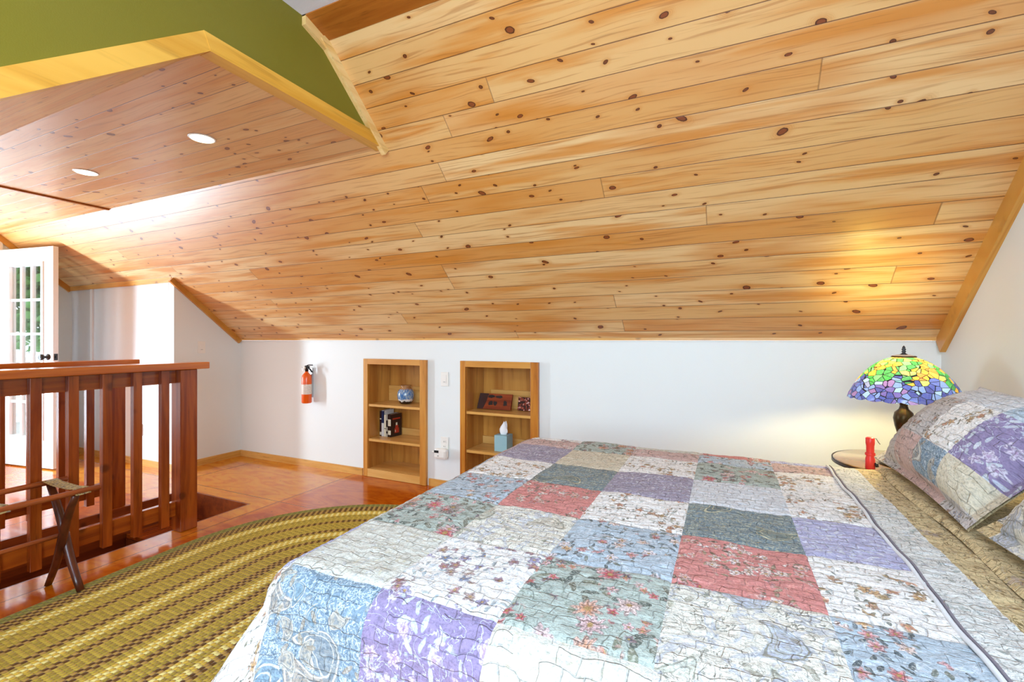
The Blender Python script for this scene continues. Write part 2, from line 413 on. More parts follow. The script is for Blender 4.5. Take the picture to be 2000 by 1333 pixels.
# stairwell: panelled walls below floor level and the flight of steps
struct('wall_stairwell', MB().box(-4.06, -4.0, -.1, 2.30, -2.7, -.2).box(-3.2, -3.14, -.1, 2.30, -2.7, -.2)
       .box(-4.06, -3.14, 2.30, 2.36, -2.7, -.2).box(-4.06, -3.14, -.16, -.1, -2.7, -.2), M_well)
struct('floor_stair_lining', MB().box(-4.0, -3.985, -.1, 2.285, -.2, -.001).box(-3.215, -3.2, -.1, 2.285, -.2, -.001).box(-4.0, -3.2, 2.285, 2.30, -.2, -.001), M_well)
struct('floor_below', bx(-4.06, -3.14, -.16, 2.36, -2.8, -2.7), M_floor)
st = thing('staircase', 'wooden stair flight going down in the floor opening behind the near railing', 'stairs', (-3.6, 1.9, -.19))
for i in range(9):
    y1 = 2.284 - (0 if i == 0 else .38 + .24*(i-1)); y0 = 2.284-.38-.24*i - .02
    if y0 < -.09: break
    z = -.2*(i+1)
    bx(-3.984, -3.216, y0, y1, z-.035, z, b=.004).build('tread', M_rail_y, st)
    if i: bx(-3.984, -3.216, y1-.021, y1-.003, z, z+.163).build('riser', M_well, st)

# ------------------------------------------------------------ outdoors seen mirrored in the glass door
def leafmat(n, c):
    m = Mat(n); p = m.coords(); f = m.noise(m.vec(*p), 9, 3)
    return m.pbr(m.mix(f, c, tuple(v*.4 for v in c)), .6)
M_leafs = [leafmat('foliage_green', (.12, .30, .06)), leafmat('foliage_pale', (.22, .42, .14))]
struct('floor_deck', bx(-9.4, -6.62, -2.0, 3.0, -.12, -.05), flat('weathered_deck', srgb(196, 190, 184), .6))
dr = thing('deck_railing', 'white slatted railing of the balcony outside the glazed door', 'railing', (-9.3, .5, -.05))
MB().box(-9.34, -9.26, -2, 3, .9, .95).box(-9.32, -9.28, -2, 3, .05, .1).build('rail', M_white, dr)
for i in range(34): bx(-9.315, -9.285, -1.95+i*.148, -1.92+i*.148, .1, .9).build('baluster', M_white, dr)
for k, (tx, tyy, th, tr) in enumerate([(-13, -3.6, 4.0, 1.9), (-15.5, .8, 4.6, 2.2), (-16.5, -7.4, 5.0, 2.6)]):
    t = thing('garden_tree', ['round green tree nearest the balcony outside the glazed door', 'taller pale green tree beyond the balcony', 'tallest green tree farthest from the balcony'][k], 'tree', (tx, tyy, -3), 'trees outside the balcony')
    MB().lathe([(.2, -3), (.14, th*.5-1), (.05, th-1.2)], (tx, tyy, 0), 10).build('trunk', M_rack, t)
    mb = MB(); r3 = random.Random(k)
    for j in range(2600):
        a = r3.uniform(0, 6.28); b = math.acos(r3.uniform(-1, 1)); rr = tr*(r3.random()**.4)
        c = Vector((tx+rr*math.sin(b)*math.cos(a), tyy+rr*math.sin(b)*math.sin(a), th-1.5+rr*.9*math.cos(b)))
        d1 = Vector((r3.gauss(0, 1), r3.gauss(0, 1), r3.gauss(0, 1))).normalized()*.16
        d2 = d1.orthogonal().normalized()*.09
        vs_ = [mb.bm.verts.new(c+q) for q in (d1, d2, -d1, -d2)]; mb.bm.faces.new(vs_)
    mb.build('crown', M_leafs[k % 2], t, recalc=False)

# ------------------------------------------------------------ open glazed door leaf
dl = thing('glazed_door', 'white glazed door leaf with small panes and black knob, standing open at the far left', 'door', (-6.48, 2.02, .012))
Md = Matrix.Translation((-6.46, 2.02, 0)) @ Matrix.Rotation(math.atan2(.115, .76), 4, 'Z')
LW = .77; TH = .042
def db(x0, x1, z0, z1, y0=-TH/2, y1=TH/2, b=.002): return ((x0, x1, y0, y1, z0, z1), b)
lf = MB()
for a, b in (db(0, .13, .012, 2.10), db(LW-.13, LW, .012, 2.10), db(.13, LW-.13, .012, .27), db(.13, LW-.13, 1.96, 2.10)): lf.box(*a, b=b, M=Md)
lf.build('leaf', M_white, dl)
fr = MB()
for a, b in (db(.13, .16, .27, 1.96, -.03, .03), db(LW-.16, LW-.13, .27, 1.96, -.03, .03), db(.16, LW-.16, .27, .30, -.03, .03), db(.16, LW-.16, 1.93, 1.96, -.03, .03)): fr.box(*a, b=b, M=Md)
fr.build('glazing_bead', M_white, dl)
mt = MB()
for i in (1, 2):
    cx = .16+(LW-.32)*i/3; mt.box(cx-.011, cx+.011, -.018, .018, .30, 1.93, M=Md)
for i in range(1, 5):
    cz = .30+1.63*i/5; mt.box(.16, LW-.16, -.0175, .0175, cz-.011, cz+.011, M=Md)
mt.build('muntin', M_white, dl)
mg = Mat('door_glass'); g1 = mg.n('ShaderNodeBsdfGlossy'); g1.inputs['Roughness'].default_value = .01; g1.inputs[0].default_value = (.93, .97, .96, 1)
g2 = mg.n('ShaderNodeBsdfTransparent'); g2.inputs[0].default_value = (.92, .96, .95, 1); mx = mg.n('ShaderNodeMixShader'); mx.inputs[0].default_value = .62
mg.nt.links.new(g2.outputs[0], mx.inputs[1]); mg.nt.links.new(g1.outputs[0], mx.inputs[2]); mg.nt.links.new(mx.outputs[0], mg.out.inputs[0])
MB().box(.16, LW-.16, -.003, .003, .30, 1.93, M=Md).build('glass_pane', mg.m, dl)
kb = MB().lathe([(.0, 0), (.03, 0), (.03, .006), (.012, .01), (.012, .03), (.028, .042), (.030, .056), (.02, .066), (0, .068)], (0, 0, 0), 20,
    M=Md @ Matrix.Translation((LW-.065, -TH/2, 1.06)) @ Matrix.Rotation(R(90), 4, 'X'))
kb.build('door_knob', M_black, dl, 'black round knob')
MB().box(LW-.001, LW+.003, -.014, .014, 1.03, 1.09, M=Md).box(LW+.002, LW+.012, -.006, .006, 1.05, 1.07, M=Md).build('latch_plate', M_black, dl, 'black latch plate')

# ------------------------------------------------------------ stair railings
def railing(label, xc, yn, bal, ylow, far=False):
    t = thing('stair_railing', label, 'railing', (xc, yn, 0))
    cap1 = yn+.115 if not far else yn+.13
    bx(xc-.075, xc+.075, ylow, cap1, 1.032, 1.075, b=.004).build('handrail', M_cap, t)
    bx(xc-.035, xc+.0, ylow, yn-.052, .945, 1.031, b=.002).build('top_rail', M_rail_y, t)
    bx(xc-.035, xc+.0, ylow, yn-.052, .10, .19, b=.003).build('bottom_rail', M_rail_y, t)
    bx(xc-.05, xc+.05, yn-.051, yn+.051, .001 if not far else .001, 1.031, b=.004).build('newel_post', M_rail_z, t)
    for y in bal:
        bx(xc+.001, xc+.036, y-.0225, y+.0225, .06, 1.030, b=.002).build('baluster', M_rail_z, t)
    return t
railing('near stair railing with square reddish brown balusters and thick newel post', -3.172, 1.82, [1.69-.1475*i for i in range(12)], -.05)
railing('far stair railing standing behind the near one across the stair opening', -4.055, 1.84, [1.69-.1475*i for i in range(12)], -.05, True)

# ------------------------------------------------------------ luggage rack
lr = thing('luggage_rack', 'folding wooden luggage rack with crossed legs and patterned webbing straps', 'rack', (-2.94, .85, 0))
mweb = Mat('woven_strap'); wx, wy, wz = mweb.coords()
f1 = mweb.noise(mweb.vec(wx, wy, wz), 95, 3); f2 = mweb.noise(mweb.vec(wx, wy, wz), 60, 2)
wc = mweb.mix(mweb.smooth(f1, .50, .60), srgb(232, 214, 150), srgb(140, 116, 86)); wc = mweb.mix(mweb.smooth(f2, .56, .64), wc, srgb(190, 178, 160))
M_web = mweb.pbr(wc, .8, normal=mweb.bump(f1, .001))
for xr in (-3.10, -2.78):
    MB().tube([(xr, .32, .50), (xr, .8, .50), (xr, 1.205, .50)], .0135, 12).build('rod', M_rackrod, lr)
for ye in (1.14, .42):
    for xa, xb, dy, zl in ((-3.10, -2.80, .0, .470), (-2.78, -3.05, -.026, .484)):
        P = []
        for i in range(9):
            t = i/8; P.append((xa+(xb-xa)*t+.012*math.sin(t*math.pi*2)*(1 if xb > xa else -1), ye+dy,   .488-zl*t))
        MB().tube(P, [.016+.004*math.sin(math.pi*i/8) for i in range(9)], 8, flat=(1, .65)).build('leg', M_rack, lr)
MB().tube([(-2.935, .425, .27), (-2.935, .8, .27), (-2.935, 1.125, .27)], .010, 10).build('stretcher', M_rackrod, lr)
for ys in (1.135, .86, .50):
    mb = MB(); n = 14
    for side, top in ((0, 1), ):
        rows = []
        for i in range(n+1):
            t = i/n; x = -3.117+(.354)*t; z = .5165-.012*math.sin(math.pi*t)
            if i == 0: z = .487; x = -3.1165
            if i == n: z = .487; x = -2.7635
            rows.append([mb.bm.verts.new((x, ys-.03+.06*j/4, z+.001*math.sin(j*2+i))) for j in range(5)])
        for a, b in zip(rows, rows[1:]):
            for j in range(4): mb.bm.faces.new((a[j], a[j+1], b[j+1], b[j])).smooth = True
    bmesh.ops.solidify(mb.bm, geom=mb.bm.faces[:], thickness=.002)
    mb.build('strap', M_web, lr)

# ------------------------------------------------------------ built-in shelves
def shelf(label, x0, x1, mz, mzr, shelves, cleat):
    t = thing('built_in_bookcase', label, 'bookcase', ((x0+x1)/2, 3.2, 0))
    D = 3.50; xi0 = x0+.052; xi1 = x1-.052
    bx(x0, x0+.048, 3.196, 3.218, 0.002, 1.052, b=.0015).build('stile', mz, t)
    bx(x1-.062, x1, 3.188, 3.218, 0.002, 1.052, b=.0015).build('stile', mzr, t)
    bx(x0+.048, x1-.062, 3.196, 3.218, 1.004, 1.052, b=.0015).build('top_rail', M_shelf_x, t)
    bx(x0+.048, x1-.062, 3.196, 3.218, 0.002, .072, b=.0015).build('kick_board', M_board, t)
    bx(xi0-.012, xi0, 3.22, D, .002, 1.04).build('side_panel', M_ply, t); bx(xi1, xi1+.012, 3.22, D, .002, 1.04).build('side_panel', M_ply, t)
    bx(xi0-.012, xi1+.012, D, D+.012, .002, 1.04).build('back_panel', M_ply, t)
    bx(xi0-.012, xi1+.012, 3.22, D, 1.04, 1.052).build('top_panel', M_ply, t)
    for z in shelves: bx(xi0+.0005, xi1-.0005, 3.205, D-.0005, z-.021, z, b=.001).build('shelf_board', M_board, t)
    bx(xi0+.0005, xi1-.0005, 3.219, D-.0005, .056, .0725).build('bottom_board', M_board, t)
    for xa, xb, za, zb in cleat: bx(xa, xb, D-.02, D-.0006, za, zb).build('cleat', M_board, t)
    return t
shelf('left built-in wooden bookcase holding the pottery vase and the books', -2.943, -2.262, M_shelf_z, M_shelf_z, (.648, .338), [(-2.889, -2.316, .649, .79), (-2.889, -2.316, .339, .40)])
shelf('right built-in wooden bookcase holding carved plaques and tissue box, half hidden by bed', -1.935, -1.257, M_shelf_zd, M_shelf_zd, (.648, .338), [(-1.80, -1.31, .649, .80), (-1.88, -1.31, .339, .40)])

# vase
mv = Mat('glazed_pottery'); vx, vy, vz = mv.coords()
nz = mv.noise(mv.vec(vx, vy, vz*.5), 55, 3)*.035; nb2 = mv.noise(mv.vec(vx*1.0, vy*1.0, vz*.3), 90, 3)
hh = vz+nz
vc = mv.mix(mv.smooth(nb2, .4, .62), srgb(66, 118, 176), srgb(158, 176, 186))
vc = mv.mix(mv.smooth(hh, .142, .156), vc, srgb(172, 122, 74)); vc = mv.mix(mv.smooth(hh, .066, .052), vc, srgb(226, 222, 214)); vc = mv.mix(mv.smooth(hh, .047, .040), vc, srgb(28, 22, 24))
vt = tag(MB().lathe([(0, 0), (.042, 0), (.054, .006), (.069, .04), (.076, .075), (.071, .108), (.052, .134), (.040, .147), (.042, .153), (.052, .163), (.048, .164), (.036, .150), (.045, .134), (.06, .10), (.05, .05), (0, .02)], (-2.60, 3.36, .649), 40)
         .build('pottery_vase', mv.pbr(vc, .12, coat=.6), loc=(-2.60, 3.36, .649)), 'round blue glazed pottery vase on the top shelf of the left bookcase', 'vase')

# books
def book(x0, x1, y0, h, dep, cover, label, cov_mark=None, rot=0, spine=None):
    t = thing('book', label, 'book', (x0, y0, .339), 'books on the middle shelf')
    M = Matrix.Translation((x1, y0, .339)) @ Matrix.Rotation(R(rot), 4, 'Z') @ Matrix.Translation((-x1, -y0, -.339))
    z = .339
    cv = MB().box(x0, x0+.002, y0, y0+dep, z, z+h, M=M).box(x1-.002, x1, y0, y0+dep, z, z+h, M=M).box(x0, x1, y0, y0+.003, z, z+h, M=M)
    cv.build('cover', cover, t)
    MB().box(x0+.0021, x1-.0021, y0+.004, y0+dep-.004, z+.002, z+h-.004, M=M).build('pages', M_paper, t)
    if spine:
        for (za, zb, mm) in spine: MB().box(x0+.002, x1-.002, y0-.0008, y0+.0002, z+za, z+zb, M=M).build('spine_label', mm, t)
    if cov_mark:
        for (ya, yb, za, zb, mm) in cov_mark: MB().box(x1-.0002, x1+.0007, y0+ya, y0+yb, z+za, z+zb, M=M).build('cover_print', mm, t)
M_paper = flat('paper', srgb(232, 224, 204), .8)
K = lambda r, g, b, ro=.4: flat('book_cloth', srgb(r, g, b), ro)
cream = K(232, 226, 200); red = K(176, 50, 30); dkbr = K(40, 22, 20); navy = K(24, 42, 84)
book(-2.884, -2.858, 3.345, .225, .13, K(52, 26, 30), 'dark maroon book leftmost in the row of books', spine=[(.008, .035, cream), (.15, .16, cream)], rot=0)
book(-2.856, -2.824, 3.335, .235, .135, K(226, 226, 222), 'tall book with dark blue and white spine, second from left in the row', spine=[(.12, .232, navy)], rot=0)
book(-2.822, -2.796, 3.33, .198, .14, cream, 'cream coloured book in the middle of the row of books', spine=[(.07, .075, dkbr)], rot=0)
book(-2.794, -2.779, 3.328, .205, .14, K(214, 208, 190), 'thin pale book beside the dark one with a picture on its cover', spine=[(.03, .05, dkbr), (.09, .15, dkbr)], rot=0)
book(-2.777, -2.738, 3.325, .205, .135, dkbr, 'dark brown book with red and white picture on its cover, rightmost in the row', spine=[(.02, .06, cream), (.10, .16, cream)],
     cov_mark=[(.02, .115, .155, .168, red), (.045, .10, .03, .075, red), (.055, .09, .075, .10, red), (.06, .08, .10, .125, cream), (.05, .06, .04, .06, cream)], rot=-6)

# carved plaques
mpw = wood('red_carved_wood', srgb(150, 66, 30), srgb(112, 40, 18), 'x', knots=False)
t = thing('carved_plaque', 'long reddish brown wooden plaque with black animal shapes, leaning on the upper shelf', 'plaque', (-1.71, 3.44, .649))
Mp = Matrix.Translation((-1.71, 3.35, .654)) @ Matrix.Rotation(R(-14), 4, 'X')
mb = MB().prism([(-.155, 0), (.15, 0), (.155, .128), (-.14, .128)], 'y', 0, .018)
for v in mb.bm.verts: v.co = Mp @ v.co
mb.build('board', mpw, t)
def blob(cx, cz, w, h, n, seed, nm, mat):
    q = MB(); rr = random.Random(seed); pts = []
    for i in range(n):
        a = 2*math.pi*i/n; k = rr.uniform(.65, 1.15); pts.append((cx+w*k*math.cos(a), cz+h*k*math.sin(a)))
    q.prism(pts, 'y', -.003, .001)
    for v in q.bm.verts: v.co = Mp @ v.co
    q.build(nm, mat, t)
blob(-.032, .048, .022, .022, 11, 1, 'carved_figure', M_black); blob(.008, .05, .016, .022, 11, 2, 'carved_figure', M_black); blob(.098, .052, .02, .024, 11, 3, 'carved_figure', M_black)
blob(.045, .104, .034, .014, 13, 4, 'carved_figure', M_black); blob(-.03, .104, .034, .012, 13, 5, 'carved_figure', M_black)
q = MB().prism([(-.154, .001), (-.10, .001), (-.075, .06), (-.055, .127), (-.139, .127)], 'y', -.002, .001)
for v in q.bm.verts: v.co = Mp @ v.co
q.build('stained_corner', flat('dark_stain', srgb(52, 22, 18), .4), t, 'dark stained left corner')
t = thing('carved_plaque', 'small mottled red and white plaque beside the long one on the upper shelf', 'plaque', (-1.42, 3.44, .649))
Mp = Matrix.Translation((-1.43, 3.39, .6525)) @ Matrix.Rotation(R(-10), 4, 'X')
mm = Mat('mottled_plaque'); px, py, pz = mm.coords(); nn = mm.noise(mm.vec(px, py, pz), 60, 2)
MB().box(-.085, .085, 0, .015, 0, .108, b=.002, M=Mp).build('board', mm.pbr(mm.ramp(nn, [(.40, srgb(30, 12, 12)), (.47, srgb(130, 48, 26)), (.56, srgb(150, 70, 50)), (.62, srgb(220, 196, 190))], 'CONSTANT'), .35), t)

# tissue box
t = thing('tissue_box', 'pale blue tissue box with a white tissue pulled out, on the lower shelf', 'tissue box', (-1.60, 3.31, .339))
bx(-1.655, -1.545, 3.255, 3.365, .339, .467, b=.002).build('box', flat('pale_blue_card', srgb(150, 188, 196), .5), t)
mb = MB(); n = 14; rings = []
for k in range(6):
    f = k/5; rings.append([mb.bm.verts.new((-1.60+(.020+.030*math.sin(f*2.6)+.012*math.cos(3*a+k))*math.cos(a)*(1-f*.75)+.012*f, 3.31+(.012+.02*math.sin(f*2.6))*math.sin(a)*(1-f*.7), .467+.098*f+.01*math.sin(2*a)*f)) for a in [2*math.pi*i/n for i in range(n)]])
for a, b in zip(rings, rings[1:]):
    for i in range(n): mb.bm.faces.new((a[i], a[(i+1) % n], b[(i+1) % n], b[i])).smooth = i % 3 != 0
mb.bm.faces.new(rings[-1]); mb.build('tissue', flat('tissue_paper', srgb(248, 246, 246), .9), t, 'white tissue')

# ------------------------------------------------------------ fire extinguisher
fx, fy, fz = -3.60, 3.155, .622
t = thing('fire_extinguisher', 'orange red fire extinguisher with black handle hung on the white knee wall', 'fire extinguisher', (fx, fy, fz))
Mo = flat('orange_red_enamel', srgb(236, 92, 8), .3, coat=.3)
MB().lathe([(0, 0), (.040, 0), (.045, .008), (.045, .235), (.04, .262), (.022, .285), (.014, .292), (.014, .305)], (fx, fy, fz), 32).build('cylinder', Mo, t)
ml = Mat('extinguisher_label'); lx, ly, lz = ml.coords()
ln = ((lz*900).sin() > .3)*(ml.noise(ml.vec(lx*300, ly*300, (lz*143).floor()), 1, 1) > .5)
MB().lathe([(.0454, .085), (.0457, .086), (.0457, .178), (.0454, .179)], (fx, fy, fz), 32, cap=False).build('label', ml.pbr(ml.mix(ln*.6, srgb(236, 222, 208), srgb(120, 100, 96)), .4), t, 'cream printed label')
MB().lathe([(.015, 0), (.015, .03), (.02, .032), (.02, .05), (.01, .056)], (fx, fy, fz+.30), 16).box(fx-.02, fx+.03, fy-.012, fy+.012, fz+.325, fz+.352, b=.004).build('valve', M_black, t)
MB().tube([(fx+.0, fy-.005, fz+.35), (fx+.03, fy-.005, fz+.362), (fx+.085, fy-.01, fz+.362)], .008, 8, flat=(1.2, .6)).tube([(fx+.01, fy-.005, fz+.335), (fx+.05, fy-.008, fz+.325), (fx+.085, fy-.012, fz+.295)], .009, 8, flat=(1.2, .6)).build('handle', M_black, t)
MB().tube([(fx-.045+.018*math.cos(a), fy, fz+.325+.02*math.sin(a)) for a in [i*math.pi/8 for i in range(16)]], .002, 6, closed=True).build('safety_pin_ring', M_steel, t)
MB().lathe([(0, 0), (.014, 0), (.014, .01), (0, .012)], (fx-.005, fy-.018, fz+.335), 16, M=Matrix.Rotation(R(90), 4, 'X')).build('gauge', M_plastic, t)
bx(fx-.018, fx+.018, fy+.046, 3.2195, fz+.05, fz+.33).build('wall_bracket', M_steel, t)

# ------------------------------------------------------------ switches, outlets
def plate(name, label, cat, c, normal, kind='switch', grp=None):
    t = thing(name, label, cat, c, grp)
    A = {'-y': Matrix.Rotation(0, 4, 'Z'), '+x': Matrix.Rotation(R(90), 4, 'Z')}[normal]
    M = Matrix.Translation(c) @ A
    MB().box(-.036, .036, -.007, -.0003, -.058, .058, b=.002, M=M).build('cover_plate', M_plastic, t)
    if kind == 'switch':
        MB().box(-.017, .017, -.010, -.0068, -.033, .033, b=.0012, M=M).build('rocker', M_plastic, t)
        MB().box(-.010, .010, -.0105, -.0098, -.024, -.020, M=M).build('indicator', M_grey, t)
    else:
        for zz in (.02, -.02):
            s = MB().box(-.016, .016, -.009, -.0068, zz-.014, zz+.014, b=.001, M=M).build('socket', M_plastic, t)
            MB().box(-.008, -.005, -.0093, -.0088, zz-.005, zz+.006, M=M).box(.005, .008, -.0093, -.0088, zz-.005, zz+.006, M=M).build('slot', M_black, s)
    return t
M_grey = flat('grey_plastic', (.35, .34, .32), .4)
plate('light_switch', 'white rocker light switch on the side wall left of the corner', 'light switch', (-4.64, 2.816, 1.148), '+x')
plate('light_switch', 'white rocker light switch on the knee wall between the two bookcases', 'light switch', (-2.094, 3.22, .897), '-y')
plate('wall_outlet', 'white wall outlet low on the alcove wall, seen between the railing posts', 'outlet', (-5.178, 2.57, .345), '-y', 'outlet')
plate('wall_outlet', 'white wall outlet low between the bookcases with a plug-in device in it', 'outlet', (-2.094, 3.22, .362), '-y', 'outlet')
t = thing('plug_in_detector', 'rounded white plug-in alarm with small dark display, under the outlet plate', 'alarm', (-2.10, 3.19, .30))
mb = MB().box(-2.165, -2.045, 3.158, 3.2105, .245, .332, b=.02); mb.build('housing', M_plastic, t)
bx(-2.158, -2.115, 3.1565, 3.1585, .298, .318).build('display', M_black, t, 'dark display')
MB().lathe([(0, 0), (.005, 0), (.005, .003), (0, .004)], (-2.12, 3.1585, .275), 12, M=Matrix.Rotation(R(90), 4, 'X')).build('button', M_grey, t)
MB().tube([(-2.163, 3.185, .292), (-2.19, 3.18, .30)], .008, 8).build('side_knob', M_plastic, t)

# ------------------------------------------------------------ recessed ceiling lights
M_glow = Mat('lamp_glow').pbr((1, .9, .7), .5, emit=(1, .80, .46), estr=4.5)
for k, (lx_, ly_) in enumerate([(-2.465, 1.50), (-3.622, 1.50)]):
    t = thing('recessed_light', ['round recessed ceiling light nearer the green wall', 'round recessed ceiling light farther away, towards the glazed door'][k], 'ceiling light', (lx_, ly_, 2.27), 'recessed lights in the pine ceiling')
    MB().lathe([(.053, 0), (.062, 0), (.062, -.002), (.056, -.005), (.053, 0)], (lx_, ly_, 2.2695), 36, cap=False).build('trim_ring', M_white, t)
    MB().lathe([(0, -.0055), (.0525, -.005), (.0525, -.0005), (0, -.0005)], (lx_, ly_, 2.2695), 36).build('lens', M_glow, t)
    light('recessed_lamp', 'SPOT', (lx_, ly_, 2.255), (0, 0, 0), 13, (1, .93, .80), spot_size=R(150), spot_blend=.8, shadow_soft_size=.05)

# ------------------------------------------------------------ braided rug
def rug():
    w = .0178; n = 420; RR = 1.05; cu = np.array([-1.87, 1.72]); cl = np.array([-1.77, .55])
    G = (srgb(120, 116, 52), srgb(150, 140, 68)); g = (srgb(200, 168, 62), srgb(166, 138, 52)); D = (srgb(78, 26, 10), srgb(190, 146, 72)); C = (srgb(252, 234, 150), srgb(226, 186, 72)); gg = (srgb(184, 154, 54), srgb(204, 170, 66))
    seq = [G, G, G, D, D, D, D, g, C, C, C, g, g, gg, gg, gg, D, D, gg, gg, g, gg, g, gg, D, D, g, C, C, C, g, gg, D, D, gg, g, gg, g, gg, D, D, D, g, gg, C, C, C, g, D, D, gg, gg, g, g, D, D, C, C, g, g]
    V = []; F = []; UV = []; CA = []; CB = []
    K_ = 4
    for j, (ca, cb) in enumerate(seq):
        def ring(off):
            r = RR-off; h = n//2; d = (cl-cu)/np.linalg.norm(cl-cu); nl = np.array([-d[1], d[0]])
            def half(c, a0):
                th = a0+np.pi*np.arange(h-60)/(h-60); return np.stack([c[0]+r*np.cos(th), c[1]+r*np.sin(th)], 1)
            a_up = math.atan2(nl[1], nl[0]); A1 = half(cu, a_up); A2 = half(cl, a_up+math.pi)
            f = (np.arange(60)/60)[:, None]
            s1 = (cu+r*np.array([math.cos(a_up+math.pi), math.sin(a_up+math.pi)])); e1 = (cl+r*np.array([math.cos(a_up+math.pi), math.sin(a_up+math.pi)]))
            s2 = cl+r*np.array([math.cos(a_up), math.sin(a_up)]); e2 = cu+r*np.array([math.cos(a_up), math.sin(a_up)])
            return np.concatenate([A1, s1*(1-f)+e1*f, A2, s2*(1-f)+e2*f])
        base = len(V); p0 = ring(w*j)
        arc = np.concatenate([[0], np.cumsum(np.hypot(*(np.roll(p0, -1, 0)-p0).T))])
        for k in range(K_+1):
            p = ring(w*j+w*k/K_); z = .0035+.0085*math.sin(math.pi*k/K_)**.6
            V += [(x, y, z) for x, y in p]
        for k in range(K_):
            for i in range(n):
                i2 = (i+1) % n
                F.append((base+k*n+i, base+k*n+i2, base+(k+1)*n+i2, base+(k+1)*n+i))
                UV += [(arc[i], k/K_), (arc[i+1], k/K_), (arc[i+1], (k+1)/K_), (arc[i], (k+1)/K_)]
                CA += [ca+(1,)]*4; CB += [cb+(1,)]*4
    me = bpy.data.meshes.new('braided_rug'); me.from_pydata(V, [], F); uvl = me.uv_layers.new(name='UVMap')
    uvl.data.foreach_set('uv', np.array(UV, dtype=np.float32).ravel())
    for nm, C_ in (('strand_a', CA), ('strand_b', CB)):
        at = me.color_attributes.new(nm, 'FLOAT_COLOR', 'CORNER'); at.data.foreach_set('color', np.array(C_, dtype=np.float32).ravel())
    me.polygons.foreach_set('use_smooth', [True]*len(F))
    m = Mat('braided_wool'); u, v, _ = m.coords('UV')
    u2 = u/.018 + v*.8
    sel = (u2.floor()*.5).fract() > .25
    A = m.n('ShaderNodeAttribute', attribute_name='strand_a'); B = m.n('ShaderNodeAttribute', attribute_name='strand_b')
    c = m.mix(sel, A.outputs[0], B.outputs[0])
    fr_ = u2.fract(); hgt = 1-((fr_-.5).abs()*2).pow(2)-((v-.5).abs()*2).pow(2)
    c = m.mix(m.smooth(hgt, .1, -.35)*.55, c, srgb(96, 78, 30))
    c = m.mix(m.noise(m.vec(u*2, v*.05, 0), 90, 3)*.35, c, srgb(172, 140, 52))
    h = hgt + m.noise(m.vec(u, v*.02, 0), 600, 2)*.3
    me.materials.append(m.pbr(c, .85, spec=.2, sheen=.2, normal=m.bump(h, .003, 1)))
    o = bpy.data.objects.new('braided_rug', me); o.location = (0, 0, 0); link(o)
    tag(o, 'oval braided rug with olive, cream and brown stripes on the floor beside the bed', 'rug')
rug()

# ------------------------------------------------------------ fabrics
def stamps(m, u, v, scale, kind, dens, size, seed, lump=5):
    """one printed motif per cell: returns (mask, radius 0..1, random a, random b)"""
    U = u*scale+seed; Vv = v*scale+seed*1.37
    vo = m.vor(m.vec(U, Vv, 0), 1, rnd=.8)
    p = m.n('ShaderNodeSeparateXYZ'); m.nt.links.new(vo.outputs['Position'], p.inputs[0])
    cs = m.n('ShaderNodeSeparateColor'); m.nt.links.new(vo.outputs['Color'], cs.inputs[0])
    r, g, b = [E(m, cs.outputs[i]) for i in range(3)]
    dx = U-E(m, p.outputs[0]); dy = Vv-E(m, p.outputs[1])
    a = g*6.283; ca = a.cos(); sa = a.sin()
    X = dx*ca+dy*sa; Y = dy*ca-dx*sa
    on = (r < dens)*1.0
    if kind == 'flower':
        rr = (X.pow(2)+Y.pow(2)).sqrt(); th = Y.f('ARCTAN2', X)
        Rr = ((th*lump).cos()*.22+.78)*size
        t = rr/Rr
    elif kind == 'leaf':
        t = ((X/size).pow(2)+(Y/(size*.38)).pow(2)).sqrt()
    else:   # paisley drop
        bend = Y - X*X*1.6
        t = ((X/size).pow(2)+(bend/(size*(.50))*(1.0+X/size*.55)).pow(2)).sqrt()
    return (t < 1)*on, t, b, r
